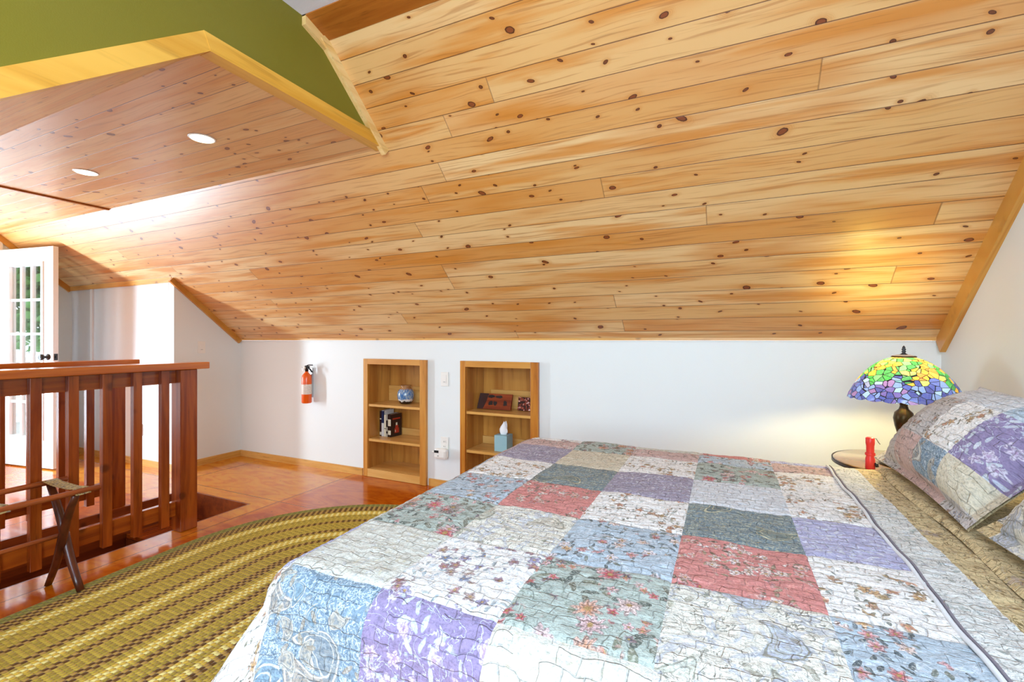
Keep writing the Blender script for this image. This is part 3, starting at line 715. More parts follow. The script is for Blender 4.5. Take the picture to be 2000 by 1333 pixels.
def fabric(name, base, layers, scribble=None, base2=None, rough=.85, warp=.014):
    m = Mat(name); u, v, _ = m.coords('UV')
    def wv(sc, det):
        w = m.n('ShaderNodeTexNoise'); m.set(w.inputs['Vector'], m.vec(u, v, 0)); w.inputs['Scale'].default_value = sc; w.inputs['Detail'].default_value = det
        sp = m.n('ShaderNodeSeparateColor'); m.nt.links.new(w.outputs['Color'], sp.inputs[0]); return E(m, sp.outputs[0])-.5, E(m, sp.outputs[1])-.5
    u0, v0 = u, v
    a1, b1 = wv(34, 4)
    u = u0+a1*warp; v = v0+b1*warp
    col = base
    if base2: col = m.mix(m.smooth(m.noise(m.vec(u, v, 0), 9, 3), .42, .62), base, base2)
    for (c, sc, wd, st_) in (scribble or []):
        nz = m.noise(m.vec(u, v, 3.0), sc, 3, .55, 1.4)
        col = m.mix(m.smooth((nz-.5).abs(), wd, wd*.45)*st_, col, c)
    fine = m.noise(m.vec(u, v, 1.0), 210, 2)
    for L in layers:
        kind = L['k']; mask, t, rb, rr = stamps(m, u, v, L['s'], kind, L['d'], L['r'], L.get('seed', 1.0), L.get('n', 5))
        if 'cl' in L:
            mask = mask*m.smooth(m.noise(m.vec(u0, v0, L.get('cs', 5.0)), L['cl'][0], 2), L['cl'][1], L['cl'][1]+.03)
        pal = L['c']; k = len(pal)
        c = m.ramp(rb, [(i/k, pal[i]) for i in range(k)], 'CONSTANT') if k > 1 else pal[0]
        if kind == 'flower':
            c = m.mix(m.smooth(t, .2, .95)*.55, c, L.get('edge', (.85, .8, .78)))
            c = m.mix(m.smooth(fine, .48, .57)*.7, c, L.get('ink', (.16, .10, .09)))
            c = m.mix(m.smooth(t, .30, .18), c, L.get('eye', (.45, .28, .1)))
            c = m.mix(m.smooth(t, .86, .97)*.45, c, L.get('ink', (.16, .12, .10)))
        elif kind == 'leaf':
            c = m.mix(.35, c, L.get('ink', (.06, .07, .05))) if L.get('a', 1) >= .8 and not name.startswith(('purple', 'lav', 'grey')) else c
            c = m.mix(m.smooth(fine, .50, .58)*.4, c, (.78, .76, .68))
            c = m.mix(m.smooth(t, .80, .95)*.35, c, (.12, .12, .10))
        else:
            ring = m.smooth((t-.90).abs(), .055, .03); ring2 = m.smooth((t-.62).abs(), .04, .02)
            c = m.mix(m.smooth(m.noise(m.vec(u, v, 7.0), 120, 2), .48, .54)*.55, c, L['in'])
            c = m.mix(ring.max(ring2*.8), c, L['edge'])
        col = m.mix(mask*L.get('a', .92), col, c)
    # quilting runs in stair steps; dark crease shade is painted along its lines
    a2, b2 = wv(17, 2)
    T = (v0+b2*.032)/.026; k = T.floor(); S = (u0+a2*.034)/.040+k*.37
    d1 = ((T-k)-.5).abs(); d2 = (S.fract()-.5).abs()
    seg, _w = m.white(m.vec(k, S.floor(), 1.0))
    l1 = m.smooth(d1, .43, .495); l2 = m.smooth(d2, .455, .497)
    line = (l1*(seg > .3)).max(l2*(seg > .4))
    crease_shade = m.smooth(d1, .480, .497).max(m.smooth(d2, .487, .498))
    col = m.mix(crease_shade*.13*(seg > .35), col, (.22, .24, .26))
    bh = m.noise(m.vec(u0*.8, v0*1.5, 0), 62, 4, .62, .8)*1.0+m.noise(m.vec(u0, v0, 0), 420, 2)*.12-line*.9
    mott = m.smooth(m.noise(m.vec(u, v, 5.0), 150, 3, .65), .36, .54)
    mo2 = m.smooth(m.noise(m.vec(u0, v0, 9.0), 42, 3, .6), .35, .65)
    col = m.mix(.62, col, m.mix(mott, (.58, .60, .62), (1, 1, 1)), 'MULTIPLY')
    col = m.mix(.42, col, m.mix(mo2, (.70, .71, .73), (1, 1, 1)), 'MULTIPLY')
    return m.pbr(col, rough, spec=.2, sheen=.05, normal=m.bump(bh, .006, .75))
W_ = srgb(246, 243, 240); CR = srgb(236, 226, 202)
tanp = [srgb(206, 160, 104), srgb(196, 150, 120), srgb(172, 148, 96)]
grn = [srgb(116, 118, 80), srgb(150, 146, 110), srgb(96, 104, 84)]
F = {}
GR = [srgb(104, 104, 76), srgb(150, 142, 108), srgb(88, 92, 78), srgb(128, 110, 84)]
def FL(s, d, r, c, **k): return dict(k='flower', s=s, d=d, r=r, c=c, **k)
def LF(s, d, r, c, **k): return dict(k='leaf', s=s, d=d, r=r, c=c, **k)
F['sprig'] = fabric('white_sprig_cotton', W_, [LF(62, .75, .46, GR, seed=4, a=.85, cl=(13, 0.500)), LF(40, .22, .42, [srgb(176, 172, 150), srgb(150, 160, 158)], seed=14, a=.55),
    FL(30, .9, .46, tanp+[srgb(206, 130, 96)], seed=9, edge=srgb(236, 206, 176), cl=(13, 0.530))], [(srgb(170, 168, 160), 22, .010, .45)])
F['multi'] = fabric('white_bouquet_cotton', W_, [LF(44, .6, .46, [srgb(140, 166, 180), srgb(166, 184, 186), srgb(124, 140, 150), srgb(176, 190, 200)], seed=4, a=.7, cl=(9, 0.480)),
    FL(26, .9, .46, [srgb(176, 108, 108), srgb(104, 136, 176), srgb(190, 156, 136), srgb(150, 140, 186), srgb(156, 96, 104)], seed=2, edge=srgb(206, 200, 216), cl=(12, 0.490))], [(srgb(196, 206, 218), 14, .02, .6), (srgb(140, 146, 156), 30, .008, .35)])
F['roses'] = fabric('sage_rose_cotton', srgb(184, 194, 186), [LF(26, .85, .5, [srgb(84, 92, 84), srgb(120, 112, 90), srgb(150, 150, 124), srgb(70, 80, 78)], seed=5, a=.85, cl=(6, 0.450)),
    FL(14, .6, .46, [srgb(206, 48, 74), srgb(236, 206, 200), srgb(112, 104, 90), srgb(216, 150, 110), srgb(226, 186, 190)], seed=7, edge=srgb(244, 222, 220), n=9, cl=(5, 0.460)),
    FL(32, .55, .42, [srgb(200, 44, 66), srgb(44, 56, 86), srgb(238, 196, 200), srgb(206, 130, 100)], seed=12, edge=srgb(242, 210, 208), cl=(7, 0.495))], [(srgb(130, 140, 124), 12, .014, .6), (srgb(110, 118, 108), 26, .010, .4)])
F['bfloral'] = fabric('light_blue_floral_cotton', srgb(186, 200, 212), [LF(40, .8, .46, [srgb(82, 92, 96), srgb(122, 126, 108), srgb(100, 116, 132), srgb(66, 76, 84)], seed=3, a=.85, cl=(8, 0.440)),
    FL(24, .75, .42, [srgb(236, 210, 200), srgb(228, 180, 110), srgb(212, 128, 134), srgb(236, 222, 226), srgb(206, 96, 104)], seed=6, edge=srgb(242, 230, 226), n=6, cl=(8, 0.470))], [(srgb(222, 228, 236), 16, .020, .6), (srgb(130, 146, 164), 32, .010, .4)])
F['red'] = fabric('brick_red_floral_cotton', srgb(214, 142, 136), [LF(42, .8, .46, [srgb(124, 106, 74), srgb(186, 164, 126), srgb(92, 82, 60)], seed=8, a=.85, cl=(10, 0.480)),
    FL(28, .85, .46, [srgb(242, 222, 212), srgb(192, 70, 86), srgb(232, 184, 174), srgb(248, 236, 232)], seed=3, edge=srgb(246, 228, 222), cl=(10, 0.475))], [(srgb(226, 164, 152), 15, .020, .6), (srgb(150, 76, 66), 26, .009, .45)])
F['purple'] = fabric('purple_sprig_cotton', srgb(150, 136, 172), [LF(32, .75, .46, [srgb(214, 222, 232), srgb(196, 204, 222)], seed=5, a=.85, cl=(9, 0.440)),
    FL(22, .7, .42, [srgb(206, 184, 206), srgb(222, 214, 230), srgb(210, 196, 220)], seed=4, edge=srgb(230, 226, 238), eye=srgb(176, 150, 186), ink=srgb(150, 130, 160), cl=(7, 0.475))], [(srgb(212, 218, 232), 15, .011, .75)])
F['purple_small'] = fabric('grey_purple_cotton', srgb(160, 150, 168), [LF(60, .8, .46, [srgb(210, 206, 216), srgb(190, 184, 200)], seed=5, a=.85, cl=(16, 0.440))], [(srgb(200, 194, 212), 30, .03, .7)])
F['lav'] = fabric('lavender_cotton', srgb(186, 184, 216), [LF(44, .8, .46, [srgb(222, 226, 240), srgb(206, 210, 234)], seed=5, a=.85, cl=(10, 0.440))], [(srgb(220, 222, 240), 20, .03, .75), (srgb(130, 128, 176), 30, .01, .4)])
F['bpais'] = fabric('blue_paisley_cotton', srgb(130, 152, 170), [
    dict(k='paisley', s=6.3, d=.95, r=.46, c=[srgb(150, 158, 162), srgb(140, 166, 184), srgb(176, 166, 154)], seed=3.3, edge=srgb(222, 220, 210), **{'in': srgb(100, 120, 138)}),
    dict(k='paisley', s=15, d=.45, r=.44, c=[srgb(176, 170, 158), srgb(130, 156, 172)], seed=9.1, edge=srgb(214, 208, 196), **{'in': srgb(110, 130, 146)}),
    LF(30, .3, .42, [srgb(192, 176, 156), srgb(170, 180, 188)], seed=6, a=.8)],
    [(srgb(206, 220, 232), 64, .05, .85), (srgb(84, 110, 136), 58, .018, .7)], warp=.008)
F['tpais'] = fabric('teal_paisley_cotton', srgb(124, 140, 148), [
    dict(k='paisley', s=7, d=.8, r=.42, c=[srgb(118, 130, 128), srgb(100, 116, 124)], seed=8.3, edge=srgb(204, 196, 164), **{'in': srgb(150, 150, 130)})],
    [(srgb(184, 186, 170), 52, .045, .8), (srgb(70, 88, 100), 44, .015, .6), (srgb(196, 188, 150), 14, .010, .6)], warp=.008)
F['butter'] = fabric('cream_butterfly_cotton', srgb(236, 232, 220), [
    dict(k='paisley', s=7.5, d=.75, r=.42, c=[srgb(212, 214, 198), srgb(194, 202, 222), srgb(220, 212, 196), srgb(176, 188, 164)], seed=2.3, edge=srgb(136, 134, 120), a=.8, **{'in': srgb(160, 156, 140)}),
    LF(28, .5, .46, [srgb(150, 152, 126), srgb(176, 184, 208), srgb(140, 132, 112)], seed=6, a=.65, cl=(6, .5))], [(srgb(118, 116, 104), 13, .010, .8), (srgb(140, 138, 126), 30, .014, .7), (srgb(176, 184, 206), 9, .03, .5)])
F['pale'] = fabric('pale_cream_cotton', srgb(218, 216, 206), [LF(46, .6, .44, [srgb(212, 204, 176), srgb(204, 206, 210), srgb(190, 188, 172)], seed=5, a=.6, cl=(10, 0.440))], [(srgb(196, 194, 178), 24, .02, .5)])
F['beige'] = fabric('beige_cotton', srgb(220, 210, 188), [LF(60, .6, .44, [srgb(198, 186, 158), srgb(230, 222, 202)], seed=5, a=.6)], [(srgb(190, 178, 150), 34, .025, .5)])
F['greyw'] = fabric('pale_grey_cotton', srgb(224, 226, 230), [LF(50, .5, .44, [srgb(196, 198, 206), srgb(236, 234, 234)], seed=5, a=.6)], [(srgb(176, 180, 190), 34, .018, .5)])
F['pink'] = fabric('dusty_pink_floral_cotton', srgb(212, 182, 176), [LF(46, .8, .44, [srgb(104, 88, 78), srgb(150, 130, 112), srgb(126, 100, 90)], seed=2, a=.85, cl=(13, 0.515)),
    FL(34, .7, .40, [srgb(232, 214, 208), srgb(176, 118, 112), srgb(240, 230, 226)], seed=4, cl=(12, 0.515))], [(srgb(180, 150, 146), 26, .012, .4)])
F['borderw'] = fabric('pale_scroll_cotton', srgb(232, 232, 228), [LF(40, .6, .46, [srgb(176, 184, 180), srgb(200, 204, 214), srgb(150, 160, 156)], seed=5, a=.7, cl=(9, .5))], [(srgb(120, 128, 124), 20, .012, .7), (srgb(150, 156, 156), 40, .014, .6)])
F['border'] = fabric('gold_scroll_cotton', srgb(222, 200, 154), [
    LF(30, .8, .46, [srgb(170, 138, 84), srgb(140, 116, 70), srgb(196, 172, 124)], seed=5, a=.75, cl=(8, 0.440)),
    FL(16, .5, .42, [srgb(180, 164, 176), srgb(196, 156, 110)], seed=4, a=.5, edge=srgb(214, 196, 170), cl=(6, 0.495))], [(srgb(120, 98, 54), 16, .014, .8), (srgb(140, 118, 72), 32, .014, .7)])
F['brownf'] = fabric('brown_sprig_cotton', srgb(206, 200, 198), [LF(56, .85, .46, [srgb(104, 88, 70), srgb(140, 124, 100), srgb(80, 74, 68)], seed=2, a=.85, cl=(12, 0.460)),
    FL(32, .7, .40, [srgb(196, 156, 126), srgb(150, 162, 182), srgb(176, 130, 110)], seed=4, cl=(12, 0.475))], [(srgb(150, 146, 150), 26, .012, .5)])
M_pipe = flat('mauve_piping', srgb(128, 122, 132), .9)
FK = list(F.keys()); FM = [F[k] for k in FK]

def vnoise(x, y, f, seed):
    r = np.random.RandomState(seed); g = r.rand(64, 64)
    X = x*f+100.3; Y = y*f+57.7; i = np.floor(X).astype(int); j = np.floor(Y).astype(int); a = X-i; b = Y-j
    a = a*a*(3-2*a); b = b*b*(3-2*b)
    G = lambda p, q: g[p % 64, q % 64]
    return (G(i, j)*(1-a)+G(i+1, j)*a)*(1-b)+(G(i, j+1)*(1-a)+G(i+1, j+1)*a)*b
def quilt_height(s, t):
    """stair-step quilting: puffed little bricks between sunken stitch lines"""
    S = s+.022*(vnoise(s, t, 14, 1)-.5)+.03*(vnoise(s, t, 3, 2)-.5); T = t+.024*(vnoise(s, t, 15, 3)-.5)+.03*(vnoise(s, t, 3, 4)-.5)
    rw, cw = .026, .040
    k = np.floor(T/rw); fT = T/rw-k; off = (k % 4)*.27; q = S/cw+off; fS = q-np.floor(q)
    d1 = np.minimum(fT, 1-fT)*rw; d2 = np.minimum(fS, 1-fS)*cw
    h = (1-np.exp(-(d1/.0038)**2))*(1-np.exp(-(d2/.0038)**2)*.8)
    puck = vnoise(s*1.0, t*2.2, 60, 5)
    return .0012*h*(.5+.9*vnoise(s, t, 25, 6)) + .0030*puck + .0022*vnoise(s, t, 34, 11) + .007*vnoise(s, t, 8, 8)

# ------------------------------------------------------------ bed
BX0, BX1, BY0, BY1, ZT = -.975, 1.03, .70, 2.26, .70
bed = thing('bed', 'large bed covered by a patchwork quilt, filling the lower right of the photo', 'bed', ((BX0+BX1)/2, (BY0+BY1)/2, 0))
bx(BX0+.03, BX1, BY0+.03, BY1+.0, .12, .36, b=.03).build('box_spring', flat('ticking', srgb(220, 214, 204), .8), bed)
bx(BX0+.02, BX1, BY0+.02, BY1+.01, .362, ZT-.012, b=.05).build('mattress', flat('mattress_cloth', srgb(236, 232, 226), .8), bed)
for lx_ in (BX0+.12, BX1-.1):
    for ly_ in (BY0+.12, BY1-.1): MB().lathe([(.03, 0), (.03, .105)], (lx_, ly_, 0.0145), 16).build('leg', M_rack, bed)

def quilt():
    st_ = .0062; rad = .085; hang = .46
    s = np.arange(BX0-hang, .585, st_); t = np.arange(BY0-hang, BY1+.40, st_)
    S, T = np.meshgrid(s, t, indexing='ij')
    ix, iy0, iy1 = BX0+rad, BY0+rad, BY1-rad*.2
    ex = np.maximum(0, ix-S); ey = np.where(T < iy0, T-iy0, np.where(T > iy1, T-iy1, 0)); e = np.hypot(ex, ey)+1e-9
    r_ = rad; q = e/r_
    hor = np.where(q < math.pi/2, r_*np.sin(np.minimum(q, math.pi/2)), r_+(e-r_*math.pi/2)*np.where(ey > 0, .02, .16+.55*np.abs(np.sin(2*np.arctan2(ey, -ex)))*(ey < 0)))
    ver = np.where(q < math.pi/2, r_*(1-np.cos(np.minimum(q, math.pi/2))), r_+(e-r_*math.pi/2)*.985)
    ang = np.arctan2(ey, -ex)
    down = np.clip((e-.08)/.3, 0, 1)
    hor = hor+down*.016*np.sin(ang*9+S*0+T*9+S*9)
    X = np.where(ex > 0, ix, S)-ex/e*hor; Y = np.where(T < iy0, iy0, np.where(T > iy1, iy1, T))+ey/e*hor
    Z = ZT-ver
    # gentle sag and lumps of the bedding on top
    Z += (.012*(vnoise(S, T, 2.3, 21)-.5))*(1-down)
    H = quilt_height(S, T)
    nx = -np.where(e > 1e-6, ex/e, 0)*np.sin(np.minimum(q, math.pi/2)); ny = np.where(e > 1e-6, ey/e, 0)*np.sin(np.minimum(q, math.pi/2)); nzv = np.cos(np.minimum(q, math.pi/2))
    X += nx*H; Y += ny*H; Z += nzv*H
    # seam lines sink slightly
    n, m_ = S.shape
    cols = [-1.46, -1.19, -.92, -.65, -.38, -.10, .18, .385, .475, 2]
    rows = [-.04, .225, .50, .76, 1.03, 1.295, 1.56, 1.83, 2.09, 2.22, 2.36, 9]
    for c in cols[1:-2]: Z -= .003*np.exp(-((S-c)/.006)**2)
    for c in rows[1:-1]: Z -= .003*np.exp(-((T-c)/.006)**2)*(S < .385)
    table = {  # rows from near (row 0) to far; columns from the foot
        0: ['lav', 'sprig', 'multi', 'pale', 'bfloral', 'sprig', 'bfloral'],
        1: ['sprig', 'sprig', 'roses', 'sprig', 'purple', 'multi', 'pale'],
        2: ['sprig', 'sprig', 'bpais', 'purple', 'pale', 'butter', 'bfloral'],
        3: ['pink', 'lav', 'pale', 'multi', 'roses', 'butter', 'bfloral'],
        4: ['beige', 'pale', 'roses', 'butter', 'bfloral', 'red', 'sprig'],
        5: ['lav', 'roses', 'bfloral', 'red', 'sprig', 'tpais', 'lav'],
        6: ['sprig', 'bfloral', 'sprig', 'tpais', 'purple_small', 'greyw', 'sprig'],
        7: ['pink', 'pink', 'purple_small', 'beige', 'sprig', 'roses', 'sprig'],
        8: ['pink', 'pink', 'pink', 'roses', 'pink', 'bfloral', 'pink'],
        9: ['sprig', 'pink', 'multi', 'roses', 'pale', 'red', 'lav'],
        10: ['sprig', 'pink', 'multi', 'roses', 'pale', 'red', 'lav']}
    ci = np.digitize((s[:-1]+st_/2), cols)-1; ri = np.digitize((t[:-1]+st_/2), rows)-1
    V = np.stack([X, Y, Z], -1).reshape(-1, 3)
    I, J = np.meshgrid(np.arange(n-1), np.arange(m_-1), indexing='ij')
    a = (I*m_+J).ravel(); faces = np.stack([a, a+m_, a+m_+1, a+1], 1)
    mi = np.empty((n-1, m_-1), dtype=np.int32)
    for i in range(n-1):
        for j in range(m_-1):
            c = ci[i]
            mi[i, j] = FK.index('border' if c >= 8 else 'borderw' if c == 7 else table[min(10, max(0, ri[j]))][max(0, c)])  # one border cloth, its glare and shade painted as pale and gold
    me = bpy.data.meshes.new('quilt'); me.from_pydata((V-np.array(bed.location)).tolist(), [], faces.tolist())
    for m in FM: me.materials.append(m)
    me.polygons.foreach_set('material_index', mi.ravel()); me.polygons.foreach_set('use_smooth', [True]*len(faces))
    uvl = me.uv_layers.new(name='UVMap'); uvp = np.stack([S, T], -1).reshape(-1, 2)
    # every patch is cut from its own place on the cloth
    offs = np.stack([mi.ravel()*.37+np.repeat(ci, m_-1)*1.91, np.tile(ri, n-1)*2.37], 1)
    uvf = uvp[faces.ravel()]+np.repeat(offs, 4, axis=0)
    uvl.data.foreach_set('uv', uvf.astype(np.float32).ravel())
    o = bpy.data.objects.new('quilt', me); link(o, bed)
    return o
q_ = quilt()
q_['label'] = 'patchwork quilt of floral and paisley squares'
def pipe(x, ya, yb, r, wob, name, mat):
    P = [(x+wob*math.sin(i*.35), ya+(yb-ya)*i/60, ZT+.010+.002*math.sin(i*.9)) for i in range(61)]
    MB().tube(P, r, 8).build(name, mat, q_)
pipe(.385, BY0+.07, BY1-.02, .0030, .003, 'piping', M_pipe)
pipe(.376, BY0+.07, BY1-.02, .0045, .003, 'border_fold', F['greyw'])
# turned-back sheet hem under the pillows
def sheet():
    sx = np.linspace(.54, 1.03, 60); tyv = np.linspace(BY0+.02, BY1-.03, 160); S, T = np.meshgrid(sx, tyv, indexing='ij')
    edge = np.clip((S-.54)/.012, 0, 1)
    Z = ZT+.004+.012*np.sqrt(edge)+quilt_height(S+3, T)*.8+.006*(vnoise(S, T, 6, 33)-.5)
    X = S+.006*np.sin(T*9); 
    V = np.stack([X, T, Z], -1).reshape(-1, 3)-np.array(bed.location); n, m_ = S.shape
    I, J = np.meshgrid(np.arange(n-1), np.arange(m_-1), indexing='ij'); a = (I*m_+J).ravel(); faces = np.stack([a, a+m_, a+m_+1, a+1], 1)
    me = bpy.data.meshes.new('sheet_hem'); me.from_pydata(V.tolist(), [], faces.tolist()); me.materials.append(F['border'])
    me.polygons.foreach_set('use_smooth', [True]*len(faces)); uvl = me.uv_layers.new(name='UVMap')
    uvl.data.foreach_set('uv', np.stack([S, T], -1).reshape(-1, 2)[faces.ravel()].astype(np.float32).ravel())
    o = bpy.data.objects.new('sheet_hem', me); link(o, bed)
sheet()

# ------------------------------------------------------------ pillow shams leaning at the head
def pillow(label, origin, eu, ev, en, wid, hei, thick, table, cols, rows, seed):
    """eu runs along the width, ev up the height, en out of the face"""
    t = thing('pillow_sham', label, 'pillow', origin, 'quilted pillow shams')
    eu, ev, en = [np.array(Vector(v).normalized()) for v in (eu, ev, en)]
    N = 150; a = np.linspace(0, 1, N); b = np.linspace(0, 1, N); A, B = np.meshgrid(a, b, indexing='ij')
    def face(sgn, nm, mats):
        fl_ = .045/wid
        u = np.clip((A-fl_)/(1-2*fl_), 0, 1); v = np.clip((B-fl_)/(1-2*fl_), 0, 1)
        prof = (np.maximum(0, 1-np.abs(2*u-1)**2.3)*np.maximum(0, 1-np.abs(2*v-1)**2.3))**.52
        # edges pull in between the corners, corners stay pointed
        pin = 1-.075*(1-np.abs(2*B-1)**2)*1.0; pinb = 1-.06*(1-np.abs(2*A-1)**2)
        x = (A-.5)*wid*pin+.5*wid; y = (B-.5)*hei*pinb+.5*hei
        h = prof*thick/2*(1.15 if sgn > 0 else .55)+.002
        if sgn > 0: h = h+quilt_height(A*wid+seed, B*hei)*1.0*np.clip(prof*3, .3, 1)+.012*(vnoise(A*wid, B*hei, 9, seed)-.5)*prof
        P = np.array(origin)+x[..., None]*eu+y[..., None]*ev+(sgn*h)[..., None]*en
        V = P.reshape(-1, 3)-np.array(origin); I, J = np.meshgrid(np.arange(N-1), np.arange(N-1), indexing='ij'); k = (I*N+J).ravel()
        faces = np.stack([k, k+N, k+N+1, k+1], 1)
        me = bpy.data.meshes.new(nm); me.from_pydata(V.tolist(), [], faces.tolist())
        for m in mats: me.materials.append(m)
        if sgn > 0:
            ca = np.digitize(a[:-1]*wid, cols)-1; rb = np.digitize(b[:-1]*hei, rows)-1
            mi = np.array([[FK.index(table[min(len(table)-1, max(0, r))][min(len(table[0])-1, max(0, c))]) for r in rb] for c in ca], dtype=np.int32)
            me.polygons.foreach_set('material_index', mi.ravel())
        me.polygons.foreach_set('use_smooth', [True]*len(faces)); uvl = me.uv_layers.new(name='UVMap')
        uvl.data.foreach_set('uv', (np.stack([A*wid+seed*.7, B*hei+seed*1.3], -1).reshape(-1, 2)[faces.ravel()]).astype(np.float32).ravel())
        o = bpy.data.objects.new(nm, me); link(o, t)
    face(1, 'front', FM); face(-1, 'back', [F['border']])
    return t
lean = (.32, 0, .30)
nrm = Vector((-.40, 0, .30)).normalized()
pillow('large patchwork pillow leaning at the head, farther from the camera and beside the lamp', (.56, 2.335, .735), (0, -1, 0), lean, (-.30, 0, .32), .79, .445, .21,
       [['brownf', 'brownf', 'pink', 'pink', 'brownf', 'brownf'], ['brownf', 'brownf', 'pink', 'bpais', 'beige', 'brownf'], ['brownf', 'brownf', 'brownf', 'sprig', 'purple', 'brownf'], ['greyw', 'greyw', 'greyw', 'greyw', 'bfloral', 'greyw']],
       [0, .05, .22, .43, .60, .79], [0, .03, .125, .30], 3)
pillow('cream patterned pillow at the lower right edge of the photo, nearer the camera', (.575, 1.535, .74), (0, -1, 0), lean, (-.30, 0, .32), .74, .445, .21,
       [['border', 'butter', 'pink', 'sprig', 'beige'], ['butter', 'butter', 'pink', 'sprig', 'beige'], ['butter', 'butter', 'tpais', 'sprig', 'bpais'], ['pink', 'sprig', 'beige', 'lav', 'pink']],
       [0, .05, .22, .42, .60], [0, .045, .20, .37], 9)

# ------------------------------------------------------------ bedside table, lamp, torch
TX, TY, TZ = .745, 2.66, .66
mtb = Mat('table_top'); ax_, ay_, az_ = mtb.coords()
t = thing('bedside_table', 'small round bedside table with brown glossy top and dark edge, under the lamp', 'table', (TX, TY, 0))
MB().lathe([(0, 0), (.262, 0), (.27, .006), (.27, .020), (.262, .0245), (0, .025)], (TX, TY, TZ-.027), 64).build('tabletop', mtb.pbr(mtb.mix(mtb.noise(mtb.vec(ax_*3, ay_*18, 0), 3, 3), srgb(150, 120, 84), srgb(120, 92, 60)), .15, coat=.5), t)
MB().lathe([(.262, .0), (.2735, .004), (.2735, .021), (.262, .0)], (TX, TY, TZ-.026), 64, cap=False).build('edge_band', flat('dark_edge', srgb(44, 30, 24), .3), t, 'dark edge')
MB().lathe([(.018, 0), (.024, .06), (.016, .2), (.02, .45), (.04, .603)], (TX, TY, .03), 20).build('pedestal', M_rack, t)
for i in range(3):
    a = 2*math.pi*i/3+.4; P = [(TX+r*math.cos(a), TY+r*math.sin(a), z) for r, z in ((.015, .14), (.09, .10), (.16, .04), (.2, .014))]
    MB().tube(P, [.016, .014, .012, .013], 8).build('foot', M_rack, t)
lx0, ly0 = .727, 2.60
t = thing('table_lamp', 'stained glass table lamp with domed blue, green and yellow shade and bronze base', 'lamp', (lx0, ly0, TZ-.002))
mbz = Mat('aged_bronze'); b1, b2, b3 = mbz.coords(); M_bronze = mbz.pbr(mbz.mix(mbz.smooth(mbz.noise(mbz.vec(b1, b2, b3), 18, 3), .4, .7), srgb(74, 58, 28), srgb(36, 24, 16)), .28, metal=.75)
MB().lathe([(0, 0), (.085, 0), (.088, .006), (.078, .016), (.05, .024), (.034, .040), (.0225, .075), (.019, .11), (.024, .145), (.033, .18), (.038, .212), (.033, .238), (.018, .254), (.014, .268), (.018, .288), (.034, .298), (.034, .302), (.006, .304), (.006, .46)], (lx0, ly0, TZ-.002), 40).build('base', M_bronze, t)
# dome: points measured down from the crown
prof = [(r*.845, z) for r, z in [(.050, 1.142), (.078, 1.134), (.108, 1.120), (.138, 1.100), (.166, 1.075), (.190, 1.048), (.210, 1.020), (.226, .995), (.238, .972), (.243, .957)]]
PP = []
for i in range(len(prof)-1):
    for k in range(4):
        f = k/4; PP.append((prof[i][0]*(1-f)+prof[i+1][0]*f, prof[i][1]*(1-f)+prof[i+1][1]*f))
PP.append(prof[-1])
mb = MB(); n = 160; rings = []
for j, (r, z) in enumerate(PP):
    low = max(0, (j-len(PP)+4)/3)
    rings.append([mb.bm.verts.new((lx0+r*math.cos(2*math.pi*i/n), ly0+r*math.sin(2*math.pi*i/n), z-low*.007*abs(math.sin(i*math.pi/n*20))+low*.003)) for i in range(n)])
for j, (a, b) in enumerate(zip(rings, rings[1:])):
    for i in range(n):
        f = mb.bm.faces.new((a[i], a[(i+1) % n], b[(i+1) % n], b[i])); f.smooth = True
        for l, (ii, jj) in zip(f.loops, ((i, j), (i+1, j), (i+1, j+1), (i, j+1))): l[mb.uv].uv = (ii/n, jj/(len(PP)-1))
mg = Mat('stained_glass'); gx, gy, gz = mg.coords(); 
gzz = gz+TZ-.002
vv = mg.vec(gx, gy, gz*1.15)
ve = mg.vor(vv, 38, 'DISTANCE_TO_EDGE', .95, '3D'); vf = mg.vor(vv, 38, 'F1', .95, '3D')
cs = mg.n('ShaderNodeSeparateColor'); mg.nt.links.new(vf.outputs['Color'], cs.inputs[0]); r_, g_, b_ = [E(mg, cs.outputs[i]) for i in range(3)]
pp = mg.n('ShaderNodeSeparateXYZ'); mg.nt.links.new(vf.outputs['Position'], pp.inputs[0])
an = gy.f('ARCTAN2', gx)
hz = E(mg, pp.outputs[2])/1.15+TZ + (g_-.5)*.03 + (E(mg, pp.outputs[1]).f('ARCTAN2', E(mg, pp.outputs[0]))*7).sin()*.018
blue = mg.ramp(r_, [(0, srgb(24, 40, 150)), (.18, srgb(60, 84, 190)), (.36, srgb(96, 130, 214)), (.52, srgb(84, 70, 168)), (.64, srgb(130, 170, 226)), (.80, srgb(40, 60, 170)), (.92, srgb(120, 90, 170))], 'CONSTANT')
warm = mg.ramp(r_, [(0, srgb(232, 160, 0)), (.22, srgb(20, 150, 50)), (.42, srgb(200, 160, 50)), (.52, srgb(90, 190, 110)), (.66, srgb(226, 120, 10)), (.78, srgb(170, 190, 90)), (.88, srgb(30, 130, 60))], 'CONSTANT')
top = mg.smooth(hz, 1.043, 1.045)
gc = mg.mix(top, blue, warm)
gc = mg.mix(mg.noise(vv, 120, 2)*.2, gc, (.5, .55, .7))
lead = E(mg, ve.outputs[0]) < .045
bd = mg.n('ShaderNodeBsdfDiffuse'); bt = mg.n('ShaderNodeBsdfTranslucent'); bg = mg.n('ShaderNodeBsdfGlossy'); bg.inputs['Roughness'].default_value = .12
mg.set(bd.inputs[0], gc); mg.set(bt.inputs[0], gc)
m1 = mg.n('ShaderNodeMixShader'); m1.inputs[0].default_value = .2; mg.nt.links.new(bd.outputs[0], m1.inputs[1]); mg.nt.links.new(bt.outputs[0], m1.inputs[2])
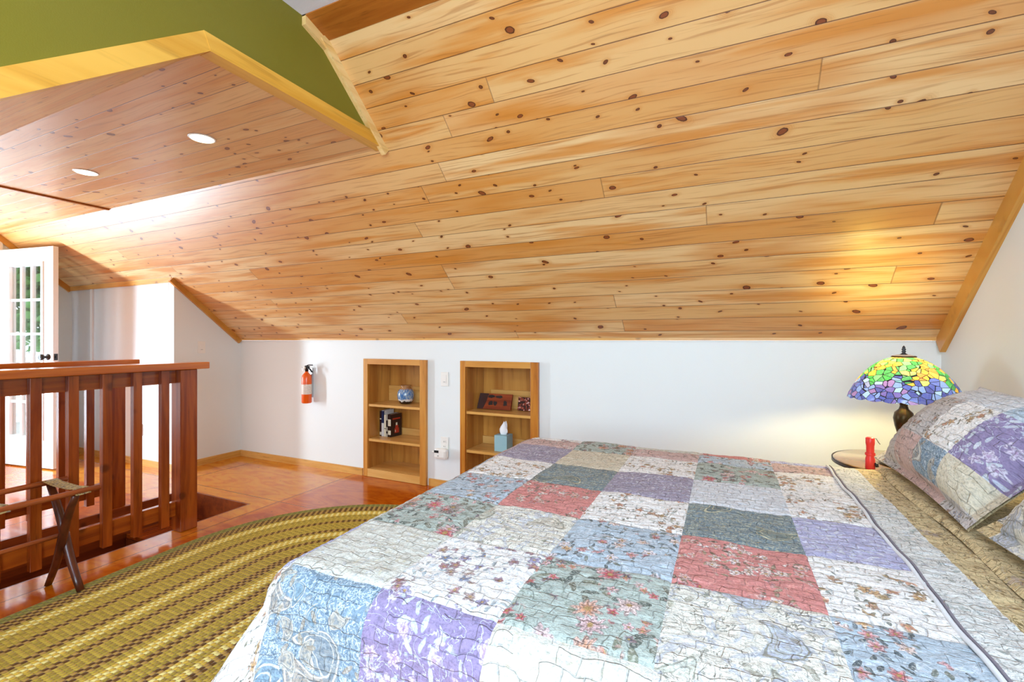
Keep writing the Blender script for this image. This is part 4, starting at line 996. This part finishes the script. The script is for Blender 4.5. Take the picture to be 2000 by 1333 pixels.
m2 = mg.n('ShaderNodeMixShader'); m2.inputs[0].default_value = .06; mg.nt.links.new(m1.outputs[0], m2.inputs[1]); mg.nt.links.new(bg.outputs[0], m2.inputs[2])
ld = mg.n('ShaderNodeBsdfPrincipled'); ld.inputs['Base Color'].default_value = (.02, .02, .03, 1); ld.inputs['Roughness'].default_value = .4
m3 = mg.n('ShaderNodeMixShader'); mg.set(m3.inputs[0], lead); mg.nt.links.new(m2.outputs[0], m3.inputs[1]); mg.nt.links.new(ld.outputs[0], m3.inputs[2]); mg.nt.links.new(m3.outputs[0], mg.out.inputs[0])
mb.build('lamp_shade', mg.m, t, 'stained glass dome with green and yellow leaves above blue glass')
MB().lathe([(.044, 1.142), (.046, 1.146), (.042, 1.149), (.038, 1.146), (.044, 1.142)], (lx0, ly0, 0), 40, cap=False).build('crown_ring', M_bronze, t)
MB().lathe([(.041, 1.147), (.026, 1.153), (.008, 1.156), (.008, 1.150), (.026, 1.148), (.041, 1.147)], (lx0, ly0, 0), 40, cap=False).build('crown_cap', flat('opal_glass', srgb(236, 226, 214), .3), t)
MB().lathe([(0, 0), (.016, 0), (.008, .006), (.005, .010), (.009, .014), (.005, .019), (.009, .024), (.005, .028), (.006, .033), (0, .042)], (lx0, ly0, 1.154), 16).build('finial', M_black, t)
MB().lathe([(0, -.03), (.015, -.027), (.025, -.01), (.028, .005), (.02, .025), (.012, .035), (0, .036)], (lx0+.045, ly0, 1.035), 16).build('bulb', Mat('bulb_glow').pbr((1, .9, .7), .4, emit=(1, .85, .5), estr=12), t)
light('table_lamp_light', 'POINT', (lx0, ly0, 1.035), (0, 0, 0), 15, (1, .80, .36), shadow_soft_size=.025)
# tilted spot added above the shade to make the glow on the boards
light('board_glow_spot', 'SPOT', (lx0-.02, ly0+.02, 1.165), (R(144), 0, 0), 6, (1, .80, .18), spot_size=R(100), spot_blend=1, shadow_soft_size=.04)

tx, tyy = .575, 2.47
t = thing('torch', 'red torch with a black wrist cord standing on the bedside table', 'torch', (tx, tyy, TZ))
Mr = flat('red_plastic', srgb(222, 46, 40), .35)
MB().lathe([(0, 0), (.0165, 0), (.0175, .003), (.0175, .045), (.0145, .055), (.0145, .10), (.0165, .112), (.0165, .134), (.012, .138), (0, .138)], (tx, tyy, TZ-.001), 24).build('body', Mr, t)
MB().lathe([(.018, .060), (.0185, .062), (.0185, .068), (.018, .070)], (tx, tyy, TZ-.001), 24, cap=False).build('switch_ring', Mr, t)
MB().tube([(tx+.014, tyy, TZ+.132), (tx+.02, tyy-.003, TZ+.134), (tx+.028, tyy-.004, TZ+.118), (tx+.034, tyy-.004, TZ+.110)], .0015, 6).build('wrist_cord', M_black, t)
MB().tube([(tx+.015, tyy-.01, TZ+.02), (tx+.026, tyy-.012, TZ+.022)], .010, 8).build('switch', M_black, t)
